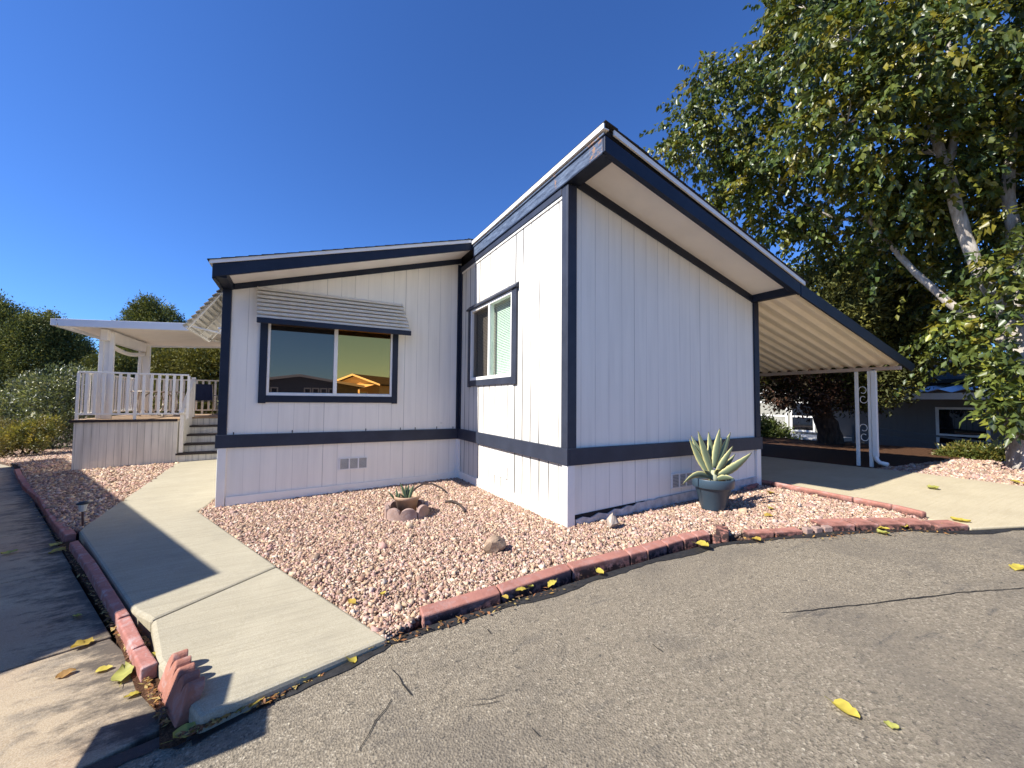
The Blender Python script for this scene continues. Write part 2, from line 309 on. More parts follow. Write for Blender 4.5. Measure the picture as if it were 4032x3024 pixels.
# ================================================================== GROUND
L = 3.272; W = 3.54; XA = -3.523
def grid_sheet(name, x0, x1, y0, y1, nx, ny, zf, mat):
    xs = np.linspace(x0, x1, nx); ys = np.linspace(y0, y1, ny); X, Y = np.meshgrid(xs, ys)
    Z = np.vectorize(zf)(X, Y); v = np.c_[X.ravel(), Y.ravel(), Z.ravel()]
    i = np.arange(nx*ny).reshape(ny, nx); f = np.c_[i[:-1, :-1].ravel(), i[:-1, 1:].ravel(), i[1:, 1:].ravel(), i[1:, :-1].ravel()]
    return npmesh(name, v, f, mat)
def sstep(a, b, x): t = min(max((x-a)/(b-a), 0), 1); return t*t*(3-2*t)
def terrain(x, y): return G(x, y) - .30 - .85*sstep(8.6, 12.5, x)*sstep(-9, -4, y) - .5*sstep(9, 16, -x-.4*y)*0
xs = np.r_[-400, -200, -100, -60, np.arange(-40, 41, 1.0), 60, 100, 200, 400]
ys = xs.copy(); X, Y = np.meshgrid(xs, ys); Z = np.vectorize(terrain)(X, Y); i = np.arange(len(xs)**2).reshape(len(xs), len(xs))
tag(npmesh('ground', np.c_[X.ravel(), Y.ravel(), Z.ravel()], np.c_[i[:-1, :-1].ravel(), i[:-1, 1:].ravel(), i[1:, 1:].ravel(), i[1:, :-1].ravel()], M['soil'], smooth=True), kind='structure')
# road edge polyline (x,y), left to right
EDGE = [(-9.0, -3.95), (-3.35, -1.22), (-3.05, -1.17), (-2.95, -1.255), (-2.622, -1.165), (-2.07, -1.06), (-1.806, -1.04), (-.624, -1.045), (.3, -1.055), (.814, -1.09), (1.1, -1.17), (1.5, -1.31), (2.1, -1.50), (2.8, -1.87), (3.05, -2.09), (3.30, -2.22), (3.815, -2.45), (6.5, -3.7), (40, -16)]
def RO(x): return -.035-.055*sstep(2.15, 3.2, -x)
ex = [p[0] for p in EDGE]; ey = [p[1] for p in EDGE]
xs_ = np.unique(np.r_[np.linspace(-9, 9.5, 150), np.array(ex), 12, 20, 40]); yt = np.interp(xs_, ex, ey); rows_ = np.r_[0, .03, .08, .15, .25, .4, .6, .8, 1]
ylow = np.where(xs_ < 10, -10, yt-20); vv = []
for t in rows_:
    for x, y0, y1 in zip(xs_, yt, ylow): y = y0+(y1-y0)*t; vv.append((x, y, G(x, y)+RO(x)))
for x, y1 in zip(xs_, ylow): vv.append((x, y1-60, G(x, y1-60)-.035))
i = np.arange(len(vv)).reshape(-1, len(xs_))
tag(npmesh('road', np.array(vv), np.c_[i[1:, :-1].ravel(), i[1:, 1:].ravel(), i[:-1, 1:].ravel(), i[:-1, :-1].ravel()], M['asphalt']), kind='structure')
# tessellate asphalt near so it follows the slope
m = MB(); seam = []                                             # black sealed edge of the asphalt
for k in range(1, len(EDGE)-2):
    a = np.array(EDGE[k]); b = np.array(EDGE[k+1]); N = max(2, int(np.linalg.norm(b-a)/.06))
    for j in range(N):
        p = a+(b-a)*j/N; seam.append(p)
wd = [.03+.035*abs(math.sin(i*.13)+.6*math.sin(i*.41+1))+.02*random.random() for i in range(len(seam))]
for i in range(len(seam)-1):
    p, q = seam[i], seam[i+1]; d = (q-p)/np.linalg.norm(q-p); nn = np.array([d[1], -d[0]])
    a, b = p+nn*-.012, q+nn*-.012; c_, e = q+nn*wd[i+1], p+nn*wd[i]
    m.add([(x, y, G(x, y)+RO(x)+.005) for x, y in (a, b, c_, e)], [(0, 1, 2, 3)])
tag(m.build('asphalt_edge_seal', M['tar'], recalc=False), kind='structure')
def crack(pts, w0, name='asphalt_crack'):
    w0 *= .55
    m = MB(); P = [np.array(onG(u*4032/2212, v*4032/2212, -.04)[:2]) for u, v in pts]; Q = []
    for a, b in zip(P, P[1:]):
        N = max(2, int(np.linalg.norm(b-a)/.05)); Q += [a+(b-a)*j/N for j in range(N)]
    Q.append(P[-1]); Q = [q+RNG.normal(0, .004, 2) for q in Q]
    for i in range(len(Q)-1):
        d = Q[i+1]-Q[i]; d /= np.linalg.norm(d); nn = np.array([-d[1], d[0]]); w1 = w0*(.5+.5*math.sin(math.pi*(i+.3)/len(Q)))*random.uniform(.6, 1.2)/2
        m.add([(*(Q[i]-nn*w1), 0), (*(Q[i+1]-nn*w1), 0), (*(Q[i+1]+nn*w1), 0), (*(Q[i]+nn*w1), 0)], [(0, 1, 2, 3)])
    m.v = [(x, y, G(x, y)+RO(x)+.0045) for x, y, z in m.v]; tag(m.build(name, M['crack'], recalc=False), kind='structure')
crack([(1690, 1327), (1800, 1315), (1950, 1298), (2080, 1282), (2212, 1273)], .02)
crack([(775, 1625), (815, 1560), (848, 1515)], .010); crack([(850, 1450), (870, 1480), (885, 1505)], .014); crack([(1040, 1355), (1062, 1372)], .012)
crack([(1410, 1395), (1432, 1412)], .012); crack([(1148, 1575), (1165, 1593)], .014); crack([(1000, 1520), (1090, 1508)], .005); crack([(1000, 1530), (1080, 1520)], .005)
# strip (neighbour's concrete drive) on the left
m = MB(); joints = [-1.07, .0, 1.70, 3.55, 5.6, 7.8, 12.2]
def sx(y): return -3.275-.46*(y+.68)          # line of the left edging
for a, b in zip(joints, joints[1:]):
    g = .012
    P = [(sx(a)-6.5, a+g-6.5*(.42 if a < -.5 else .30)), (sx(a)+(.11 if a < -.5 else .0), a+g), (sx(b), b-g), (sx(b)-6.5, b-g-6.5*.30)]
    m.pxy(P, -.30, -.085)
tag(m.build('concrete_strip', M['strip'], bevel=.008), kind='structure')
m = MB(); m.pxy([(-9.6, 12.25), (-8.75, 12.35), (-9.25, 13.6), (-11, 13.5), (-11.5, 12.0)], -.3, -.10); tag(m.build('concrete_gutter', M['walk']), kind='structure')
# dirt filling the gaps beside the road, strip and slab
m = MB(); m.pxy([(-3.60, .10), (-3.45, -.1), (-2.95, -1.1), (-2.05, -.95), (-1.7, -.9), (-1.7, -1.07), (-2.62, -1.18), (-3.0, -1.27), (-3.06, -1.24), (-3.115, -1.0), (-3.275, -.72)], -.3, -.078)
tag(m.build('edge_dirt', M['litter']), kind='structure')
m = MB(); m.pxy([(-4.85, 2.75), (-4.55, 2.75), (-3.35, .05), (-3.62, .15)], -.3, -.08); tag(m.build('edge_dirt', M['litter']), kind='structure')
# walkway: two poured slabs with a joint
m = MB(); jl = onG(572, 2449); jr = onG(1092, 2229); jl = (jl[0], jl[1]); jr = (jr[0], jr[1])
m.pxy([(-2.078, -1.085), (jr[0], jr[1]), (jl[0]+.03, jl[1]), (-3.215, -.63), (-2.926, -1.252)], -.26, 0)
g = .010
m.pxy([(jr[0], jr[1]+g), (-3.64, 2.98), (-3.70, 3.137), (-3.655, 3.40), (-3.62, 3.95), (-3.60, 9.55), (-5.2145, 9.55), (-4.76, 3.05), (-4.725, 2.861), (-4.63, 2.64), (-3.53, .159), (jl[0]+.03, jl[1]+g)], -.26, 0)
wk = m.build('walkway', M['walk'], bevel=.022); tag(wk, kind='structure')
m = MB(); m.pxy([(3.64, .3), (3.50, -1.1), (3.30, -2.17), (3.815, -2.41), (6.3, -3.56), (6.32, -2.0), (6.47, -.9), (6.42, .0), (6.42, 14), (3.6, 14)], -.3, -.02)
tag(m.build('driveway', M['drive'], bevel=.012), kind='structure')
# gravel beds
YARD = [(-3.69, 3.12), (-2.09, -1.06), (-1.85, -.93), (-.63, -.87), (1.0, -.93), (1.6, -1.2), (2.3, -1.37), (2.95, -1.74), (3.25, -1.93), (3.36, -1.8), (3.47, -1.2), (3.62, -.1), (3.64, .6), (0, .6), (0, 3.9), (-3.64, 3.95), (-3.66, 3.4)]
SIDE = [(-4.74, 2.9), (-4.88, 3.0), (-6.1, 5.6), (-7.0, 7.5), (-8.9, 11.7), (-13, 18.2), (-7.1, 18), (-7.1, 9.4), (-5.19, 9.56)]
LITTER = [(6.40, -.25), (6.42, 9), (11.5, 9), (11.2, 0), (9.2, -.9)]
RIGHT = [(6.42, -.3), (9.0, -.8), (9.3, -3.2), (6.6, -3.35), (6.32, -2.0), (6.47, -.9)]
for P in (YARD, SIDE): m = MB(); m.pxy(P, -.3, -.03); tag(m.build('gravel_bed', M['bed']), kind='structure')
m = MB(); m.pxy(RIGHT, -.3, -.055); tag(m.build('gravel_bed', M['bed']), kind='structure')
m = MB(); m.pxy(LITTER, -.5, -.06); tag(m.build('litter_bed', M['litter']), kind='structure')  # brown leaf litter, its colour also darkened for the shade under carport and trees
def inpoly(px, py, P):
    r = np.zeros(len(px), bool); n_ = len(P)
    for i in range(n_):
        (x0, y0), (x1, y1) = P[i], P[(i+1) % n_]
        c = ((y0 > py) != (y1 > py)) & (px < (x1-x0)*(py-y0)/(y1-y0+1e-12)+x0); r ^= c
    return r
PAL = np.array([(.62, .46, .31), (.50, .335, .25), (.70, .56, .40), (.43, .27, .20), (.60, .42, .36), (.34, .215, .165), (.58, .41, .27), (.76, .66, .52), (.52, .33, .28), (.66, .50, .42), (.40, .29, .21)])*np.array([.83, .79, .76])
BASE = np.array([(-1,-1,-1),(1,-1,-1),(1,1,-1),(-1,1,-1),(-1,-1,1),(1,-1,1),(1,1,1),(-1,1,1)], float)
BF = np.array([(3,2,1,0),(4,5,6,7),(0,1,5,4),(1,2,6,5),(2,3,7,6),(3,0,4,7)])
def gravel(name, P, dens, size, zoff, holes=(), label_kind='stuff', dark=1.0):
    P_ = np.array(P); x0, y0 = P_.min(0); x1, y1 = P_.max(0); N = int((x1-x0)*(y1-y0)*dens)
    px = RNG.uniform(x0, x1, N); py = RNG.uniform(y0, y1, N); k = inpoly(px, py, P)
    for h in holes: k &= ~((px > h[0]) & (px < h[1]) & (py > h[2]) & (py < h[3]))
    px, py = px[k], py[k]; n_ = len(px)
    pz = .032*np.clip(px, -14, 9.5)-.014*np.clip(py, -10, 18)+zoff+RNG.uniform(-.006, .012, n_)
    sc = np.exp(RNG.normal(0, .42, n_))*size
    ax = np.c_[sc*RNG.uniform(.7, 1.35, n_), sc*RNG.uniform(.5, .95, n_), sc*RNG.uniform(.35, .75, n_)]
    q = RNG.normal(0, 1, (n_, 4)); q[:, 1:3] *= .45; q /= np.linalg.norm(q, axis=1)[:, None]; a, b, c, d = q.T
    Rm = np.stack([np.stack([1-2*(c*c+d*d), 2*(b*c-a*d), 2*(b*d+a*c)], 1), np.stack([2*(b*c+a*d), 1-2*(b*b+d*d), 2*(c*d-a*b)], 1), np.stack([2*(b*d-a*c), 2*(c*d+a*b), 1-2*(b*b+c*c)], 1)], 1)
    v = BASE[None]*RNG.uniform(.45, 1.0, (n_, 8, 3))*ax[:, None, :]
    v = np.einsum('nij,nkj->nki', Rm, v) + np.c_[px, py, pz][:, None, :]
    f = BF[None]+8*np.arange(n_)[:, None, None]
    col = PAL[RNG.integers(0, len(PAL), n_)]*RNG.uniform(.75, 1.15, (n_, 1))*dark
    o = npmesh(name, v.reshape(-1, 3), f.reshape(-1, 4), M['stone'], cols=np.repeat(col, 8, 0)); return tag(o, kind=label_kind)
gravel('gravel', YARD, 6600, .0102, -.024, [(.0, 3.6, .0, 9), (-3.52, .1, L, 9)])
gravel('gravel', SIDE, 1900, .0165, -.02)
gravel('gravel', RIGHT, 1900, .016, -.05)
# ================================================================== EDGING BLOCKS
def block(p, q, w, top, bot, label, mat='red', inward=1, name='edging_block', cat='edging block', group=None, lean=0.0, bev=.009, slope=.004):
    p = np.array(p, float); q = np.array(q, float); d = (q-p)/np.linalg.norm(q-p); nn = np.array([-d[1], d[0]])*inward; e = d*.006
    a, b = p+e, q-e; off = nn*lean
    vs = [(*a, G0(*a)+bot), (*b, G0(*b)+bot), (*(b+nn*w), G0(*b)+bot), (*(a+nn*w), G0(*a)+bot),
          (*(a+off), G0(*a)+top), (*(b+off), G0(*b)+top), (*(b+nn*w+off), G0(*b)+top+slope), (*(a+nn*w+off), G0(*a)+top+slope)]
    vs = [(x+random.uniform(-.005, .005), y+random.uniform(-.005, .005), z+random.uniform(-.004, .004)) for x, y, z in vs]
    cx, cy = (p+q)/2+nn*w/2; c = thing(name, label, cat, (cx, cy, G0(cx, cy)+bot), group)
    m = MB(); m.hexa(vs); o = m.build(name, M[mat], bevel=bev)
    # single mesh thing: drop the empty, tag the mesh, origin at its base
    bpy.data.objects.remove(c); me = o.data; me.transform(Matrix.Translation((-cx, -cy, -(G0(cx, cy)+bot)))); o.location = (cx, cy, G0(cx, cy)+bot)
    # keep material coordinates varied from block to block
    return tag(o, label, cat, group)
g1 = 'red edging blocks between the gravel and the road'
FR = [(-1.85, -.99), (-1.28, -.975), (-.63, -.925), (-.04, -.955), (.155, -.972), (.415, -.965), (.643, -.963), (.812, -.975), (.98, -1.0)]
FL = ['long red edging block nearest the walkway at the left end of the road border', 'long red edging block with yellow leaves caught at its foot beside the road', 'long red edging block with a black split along its face below the tan rock', 'short red edging block right after the three long ones beside the road',
      'short tar stained red edging block, second after the long ones', 'short red edging block, third after the long ones beside the road', 'short red edging block, fourth after the long ones beside the road', 'last upright short red edging block before the broken pieces']
for (p, q), l_ in zip(zip(FR, FR[1:]), FL): block(p, q, .085, .010, -.13, l_, group=g1, lean=.014, slope=.022)
block((1.06, -1.12), (1.27, -.98), .11, .035, -.06, 'loose red edging block lying tilted across the gap in the border', group=g1)
block((1.0, -1.07), (1.13, -1.05), .07, .0, -.10, 'flat broken red chunk lying in the gap of the border', group=g1)
block((1.31, -1.16), (1.55, -1.275), .10, .006, -.13, 'red edging block just right of the tilted loose one', group=g1)
block((1.56, -1.28), (1.84, -1.385), .10, .004, -.13, 'red edging block at the bend, second right of the tilted loose one', group=g1)
for i, (p, q, l_) in enumerate([((1.86, -1.40), (1.95, -1.43), 'small grey stone chip first after the bend of the red border'), ((1.96, -1.435), (2.05, -1.46), 'small grey stone chip in the middle of three by the red border'), ((2.06, -1.465), (2.15, -1.51), 'small grey stone chip last of three by the red border')]):
    block(p, q, .06, .012, -.12, l_, 'ring', name='stone_chip', cat='stone', group='stone chips beside the road')
for p, q, l_ in [((2.13, -1.44), (2.42, -1.585), 'flat laid red brick first of the sunken row near the driveway'), ((2.425, -1.59), (2.64, -1.70), 'flat laid red brick second of the sunken row near the driveway'), ((2.645, -1.70), (2.86, -1.84), 'flat laid red brick third of the sunken row near the driveway'), ((2.865, -1.845), (3.05, -1.975), 'flat laid red brick last of the sunken row, closest to the driveway corner')]:
    block(p, q, .20, .012, -.12, l_, name='edging_brick', cat='brick', group='flat red bricks near the driveway corner')
block((3.0, -2.03), (3.29, -2.165), .19, .008, -.12, 'flat red brick standing alone between road and driveway corner', name='edging_brick', cat='brick', group='flat red bricks near the driveway corner')
DC = [(3.66, .06), (3.64, -.16), (3.50, -1.18), (3.46, -1.56), (3.35, -1.86)]
for (p, q), l_ in zip(zip(DC, DC[1:]), ['stub of red kerb at the house corner beside the driveway', 'long red kerb piece along the driveway nearest the house', 'red kerb piece along the driveway between the long one and the end piece', 'red kerb end piece along the driveway nearest the road']):
    block(p, q, .07, .055, -.1, l_, 'red', inward=-1, name='kerb_piece', cat='kerb', group='red kerb along the driveway', bev=.018)
block((3.05, -.13), (3.60, .0), .07, .03, -.06, 'red kerb piece lying in the shade at the foot of the right wall', 'redold', name='kerb_piece', cat='kerb', group='red kerb along the driveway', bev=.018)
g2 = 'faded red blocks beside the concrete strip'
LC = [(-4.64, 2.40), (-4.212, 1.49), (-3.583, .075), (-3.378, -.415), (-3.262, -.685)]
for (p, q), l_ in zip(zip(LC, LC[1:]), ['shaded faded red block at the corner of the walkway near the lamp', 'shaded faded red block running beside the middle of the walkway', 'faded red block half in shade beside the walkway joint', 'faded red block with chalky patches nearest the scalloped edging']):
    block(p, q, .062, -.006, -.13, l_, 'redold', inward=1, group=g2)
UP = [(-4.80, 2.75), (-5.25, 3.68), (-5.70, 4.65), (-6.15, 5.65), (-6.60, 6.53), (-7.05, 7.42), (-7.56, 8.52), (-8.07, 9.63), (-8.58, 10.74)]
for p, q in zip(UP, UP[1:]): block(p, q, .085, -.01, -.14, 'low faded red block in the row between concrete strip and side gravel', 'redold', inward=-1, group='low red blocks along the side gravel')
# scalloped edging standing at the end of the left row
def scallop(name, cx, cy, pts, z0, h, th, nh, label, mat, group, leanv=(0, 0), base_=.70):
    # pts: plan polyline, humps along it
    P = [np.array(p, float) for p in pts]; seg = [0]
    for a, b in zip(P, P[1:]): seg.append(seg[-1]+np.linalg.norm(b-a))
    N = nh*10; front = []; back = []; top = []
    def pos(s):
        for i in range(len(seg)-1):
            if s <= seg[i+1]+1e-9: t = (s-seg[i])/(seg[i+1]-seg[i]); d = (P[i+1]-P[i])/(seg[i+1]-seg[i]); return P[i]+(P[i+1]-P[i])*t, np.array([-d[1], d[0]])
        return P[-1], nn
    m = MB(); rows = []
    for k in range(N+1):
        s = seg[-1]*k/N; p, nn = pos(s); u = (k % 10)/10 if k < N else 0
        hh = h*(base_+(1-base_)*math.sqrt(max(0, 1-(2*u-1)**2)))
        ln = np.array(leanv)
        a = p; b = p+nn*th
        rows.append([(*a, z0), (*b, z0), (*(b+ln*hh), z0+hh), (*(a+ln*hh), z0+hh)])
    for r in rows: m.v += [tuple(map(float, q)) for q in r]
    for k in range(N):
        for j in range(4): m.f.append((4*k+j, 4*k+(j+1) % 4, 4*k+4+(j+1) % 4, 4*k+4+j))
    m.f.append((0, 1, 2, 3)); m.f.append(tuple(4*N+j for j in (3, 2, 1, 0)))
    o = m.build(name, M[mat], bevel=.006); o.data.transform(Matrix.Translation((-cx, -cy, -z0))); o.location = (cx, cy, z0); return tag(o, label, 'edging', group)
scallop('scalloped_edging', -3.08, -.95, [(-3.185, -.77), (-3.12, -.95), (-3.035, -1.15)], G0(-3.1, -.95)-.10, .185, .065, 5, 'red scalloped edging piece standing on the concrete at the end of the left row', 'scal', None, (.30, .05))
# ================================================================== HOUSE
H = thing('manufactured_home', 'white sided single storey home with navy trim and split gable roof', 'house', (0, 0, 0))
ZT, ZB = .82, .638
rA = lambda x: 3.915+.2826*x       # wall top (soffit line) front-left
rC = lambda x: 3.862-.267*x        # wall top front-right
# --- front left wall with window opening
wx0, wx1, wz0, wz1 = -2.99, -1.205, 1.375, 2.50
m = MB()
for x0, x1, z0, z1 in ((XA, wx0, ZB, None), (wx1, 0, ZB, None), (wx0, wx1, ZB, wz0), (wx0, wx1, wz1, None)):
    a, b = (rA(x0)+.05, rA(x1)+.05) if z1 is None else (z1, z1)
    m.pxz([(x0, z0), (x1, z0), (x1, b), (x0, a)], L, L+.10)
m.build('siding_wall', M['sidA'], H)
# --- jog wall, window opening
by0, by1, bz0, bz1 = 1.255, 2.745, 1.66, 2.86
m = MB()
for y0, y1, z0, z1 in ((0, by0, ZB, 3.76), (by1, L, ZB, 3.76), (by0, by1, ZB, bz0), (by0, by1, bz1, 3.76)): m.box(0, .10, y0, y1, z0, z1)
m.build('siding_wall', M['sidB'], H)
m = MB(); m.pxz([(.1, ZB), (W, ZB), (W, rC(W)+.03), (.1, rC(.1)+.03)], 0, .10); m.build('siding_wall', M['sidC'], H)
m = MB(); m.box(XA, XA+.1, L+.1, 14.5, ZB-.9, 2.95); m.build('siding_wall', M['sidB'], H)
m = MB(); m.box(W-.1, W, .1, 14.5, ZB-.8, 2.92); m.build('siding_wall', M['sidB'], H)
m = MB(); m.pxz([(XA+.1, -.4), (W-.1, -.3), (W-.1, 2.9), (0, 3.85), (XA+.1, 2.9)], 14.4, 14.5); m.build('siding_wall', M['sidC'], H)
# inner partition so that no daylight enters the rooms
m = MB(); m.box(.1, W-.1, 5.2, 5.25, .6, 3.0); m.box(XA+.1, .1, 5.9, 5.95, .6, 3.0); m.box(XA+.1, W-.1, 3.4, 14.4, .55, .6); m.box(.1, W-.1, .1, 3.4, .55, .6); m.build('interior_partition', M['inside'], H)
# --- skirting (set 6 mm back), base boards and corner boards
m = MB(); m.box(XA, -.0, L+.006, L+.08, -.35, ZB+.02); m.build('skirting', M['sidA'], H)
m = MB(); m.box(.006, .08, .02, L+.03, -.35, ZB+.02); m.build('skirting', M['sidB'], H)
m = MB(); m.box(.02, W-.01, .006, .08, -.25, ZB+.02); m.build('skirting', M['skirtC'], H)
m = MB()
m.pxz([(XA+.1, -.35), (-.06, -.25), (-.06, .04), (XA+.1, -.04)], L-.022, L+.005)
m.build('base_board', M['white'], H, bevel=.003)
m = MB(); m.pyz([(.085, -.3), (L-.07, -.3), (L-.07, .06), (.085, .115)], -.022, .005); m.build('base_board', M['white'], H, bevel=.003)
# right base board: rotted near the corner
m = MB(); pts = [(.10, -.2), (W-.10, -.1), (W-.10, .235)]
pts += [(1.9, .165), (1.5, .15), (1.36, .145), (1.30, .13), (1.22, .14), (1.1, .125), (1.02, .13), (.95, .10), (.85, .115), (.76, .085), (.66, .10), (.55, .06), (.42, .085), (.30, .045), (.2, .07), (.10, .05)]
m.pxz(pts, -.020, .005); m.build('base_board', plain('rotted_board', (.50, .48, .46), .8, .30, 11, .8), H)
m = MB(); m.pxz([(.1, -.2), (1.15, -.15), (1.15, .135), (.1, .095)], -.004, .006); m.build('rot_gap', M['crack'], H)
m = MB(); m.box(XA-.012, XA+.09, L-.024, L+.10, -.4, ZB); m.build('corner_board', M['white'], H, bevel=.004)
m = MB(); m.box(-.075, -.0, L-.024, L, -.3, ZB); m.box(-.024, 0, L-.075, L-.024, -.3, ZB); m.build('corner_board', M['white'], H, bevel=.004)
m = MB(); m.box(-.024, .08, -.024, .0, -.3, ZB); m.box(-.024, 0, 0, .075, -.3, ZB); m.build('corner_board', M['white'], H, bevel=.004)
m = MB(); m.box(W-.09, W+.015, -.024, .08, -.2, ZB); m.build('corner_board', M['white'], H, bevel=.004)
# --- navy belt band
m = MB(); m.box(XA-.04, -.036, L-.036, L, ZB, ZT); m.build('belt_band', M['navyb'], H, bevel=.004)
m = MB(); m.box(-.036, 0, -.036, L, ZB, ZT); m.build('belt_band', M['navyb'], H, bevel=.004)
m = MB(); m.box(0, W+.04, -.036, 0, ZB, ZT); m.build('belt_band', M['navyb'], H, bevel=.004)
m = MB(); m.box(XA-.04, XA, L, 14, ZB, ZT); m.build('belt_band', M['navyb'], H)
# --- navy corner trim, wall height
m = MB(); m.box(XA-.022, -3.44, L-.024, L+.0, ZT, 2.86); m.box(XA-.022, XA, L, L+.09, ZT, 2.86); m.build('corner_trim', M['navy'], H, bevel=.003)
m = MB(); m.box(-.07, -.0, L-.024, L, ZT, 3.80); m.box(-.024, 0, L-.075, L-.024, ZT, 3.68); m.build('corner_trim', M['navy'], H, bevel=.003)
m = MB(); m.box(-.024, .098, -.024, 0, ZT, 3.73); m.box(-.024, 0, 0, .094, ZT, 3.76); m.build('corner_trim', M['navyb'], H, bevel=.003)
m = MB(); m.box(W-.105, W+.014, -.024, 0, ZT, 2.84); m.box(W, W+.014, 0, .1, ZT, 2.84); m.build('corner_trim', M['navy'], H, bevel=.003)
# --- rake trims on the walls
m = MB(); tA = lambda x: 3.834+.283*x
m.pxz([(-3.44, tA(-3.44)), (-.07, tA(-.07)), (-.0, tA(-.0)), (0, rA(0)+.02), (XA-.02, rA(XA-.02)+.02), (XA-.02, tA(XA-.02))], L-.020, L-.0005); m.build('rake_trim', M['navy'], H, bevel=.003)
m = MB(); tC = lambda x: 3.756-.266*x
m.pxz([(-.02, tC(-.02)), (W+.01, tC(W+.01)), (W+.01, rC(W+.01)+.02), (-.02, rC(-.02)+.02)], -.021, -.0005); m.build('rake_trim', M['navy'], H, bevel=.003)
m = MB(); m.box(-.030, -.0005, .096, L-.03, 3.655, 3.745); m.build('eave_trim', M['navyb'], H, bevel=.003)
m = MB(); m.box(-.016, -.0005, .096, L-.03, 3.622, 3.654); m.build('eave_trim', M['white'], H, bevel=.003)
# --- roof
OY = -.64; AY = 2.612
fC = lambda x: 3.748-.266*x                    # fascia bottom right slope
topC = lambda x: 4.000-.277*x; topA = lambda x: 4.050+.2775*x
# C rake fascia (navy) + drip edge
m = MB(); m.pxz([(-.0445, fC(0)), (3.47, fC(3.47)-.002), (3.47, topC(3.47)-.060), (-.0445, topC(-.0445)-.105)], OY, OY+.0345); m.pxz([(0, fC(0)+.001), (3.39, fC(3.39)), (3.39, fC(3.39)+.09), (0, fC(0)+.09)], OY+.0345, OY+.075); m.build('fascia', M['navy'], H, bevel=.003)
m = MB(); m.pxz([(.06, topC(.06)-.056), (3.56, topC(3.56)-.052), (3.56, topC(3.56)+.0), (.06, topC(.06)-.004)], OY-.018, OY+.0); m.build('drip_edge', M['whitemetal'], H)
# ridge fascia facing the sun, peeling
m = MB(); m.box(-.045, -.012, OY+.035, AY, 3.752, 3.935); m.build('fascia', M['fascia_w'], H, bevel=.003)
m = MB(); m.box(-.062, -.045, OY-.0, AY, 3.905, 3.925); m.build('fascia_strip', M['fascia_w'], H, bevel=.003)
m = MB(); m.box(-.085, -.068, OY-.025, AY-.02, 3.943, 3.996); m.box(-.068, -.015, OY-.025, AY-.02, 3.943, 3.952); m.build('drip_edge', M['whitemetal'], H)
m = MB(); m.box(-.045, .02, OY+.037, AY, 3.738, 3.7515); m.build('ridge_soffit', M['navy'], H)
# inner fascia and sub fascia boards behind the rake
m = MB(); m.box(-.0115, .15, OY+.0755, -.024, 3.753, 3.86); m.build('sub_fascia', M['navy'], H)
# C soffit
m = MB(); m.pxz([(.151, rC(.151)), (3.40, rC(3.40)), (3.40, rC(3.40)+.02), (.151, rC(.151)+.02)], OY+.076, -.0005); m.build('soffit', M['soffit'], H)
m = MB(); m.box(3.40, 3.485, OY+.037, -.0, 2.845, 2.955); m.build('eave_header', M['navy'], H, bevel=.003)
# A rake fascia
m = MB(); xa = -3.585
m.pxz([(xa+.015, topA(xa)-.205), (-.048, topA(-.048)-.165), (-.048, topA(-.048)-.045), (xa+.015, topA(xa)-.042)], AY, AY+.035); m.build('fascia', M['navy'], H, bevel=.003)
m = MB(); m.pxz([(xa-.012, topA(xa)-.044), (-.087, topA(-.087)-.047), (-.087, topA(-.087)), (xa-.012, topA(xa))], AY-.018, AY); m.build('drip_edge', M['whitemetal'], H)
sA = lambda x: 3.928+.286*x
m = MB(); m.pxz([(-3.42, sA(-3.42)), (-.03, sA(-.03)), (-.03, sA(-.03)+.02), (-3.42, sA(-3.42)+.02)], AY+.037, L-.0005); m.build('soffit', M['soffit'], H)
m = MB(); m.box(-3.575, -3.535, AY+.036, 14.5, 2.84, 3.03); m.build('fascia', M['navy'], H)
m = MB(); m.box(-3.534, -3.421, AY+.037, L-.021, 2.865, 2.945); m.build('eave_header', M['navy'], H)
m = MB(); m.box(-3.61, -3.576, AY+.02, 14.5, 3.03, 3.065); m.build('drip_edge', M['whitemetal'], H)
# shingled slopes: overlapping courses
def courses(top, x0, x1, y0, y1, sgn):
    m = MB(); N = int(abs(x1-x0)/.145)
    for k in range(N+1):
        xa_ = x0+(x1-x0)*k/(N+1); xb = x0+(x1-x0)*(k+1)/(N+1)+.02*sgn
        m.pxz([(xa_, top(xa_)+.004), (xb, top(xb)+.004), (xb, top(xb)+.017), (xa_, top(xa_)+.008)], y0-.012-.008*random.random(), y1)
    return m
m = courses(topC, -.066, 3.60, OY-.016, 14.6, 1); m.pxz([(-.07, topC(-.07)-.05), (3.55, topC(3.55)-.05), (3.55, topC(3.55)+.003), (-.07, topC(-.07)+.003)], OY+.037, 14.6); m.build('roof', M['shingle'], H)
m = courses(topA, -.05, -3.60, AY-.016, 14.6, -1); m.pxz([(-3.57, topA(-3.57)-.04), (-.08, topA(-.08)-.04), (-.08, topA(-.08)+.003), (-3.57, topA(-3.57)+.003)], AY+.037, 14.6); m.build('roof', M['shingle'], H)
m = MB(); m.box(-.12, .06, AY+.05, 14.6, 4.00, 4.07); m.build('ridge_cap', M['shingle'], H)
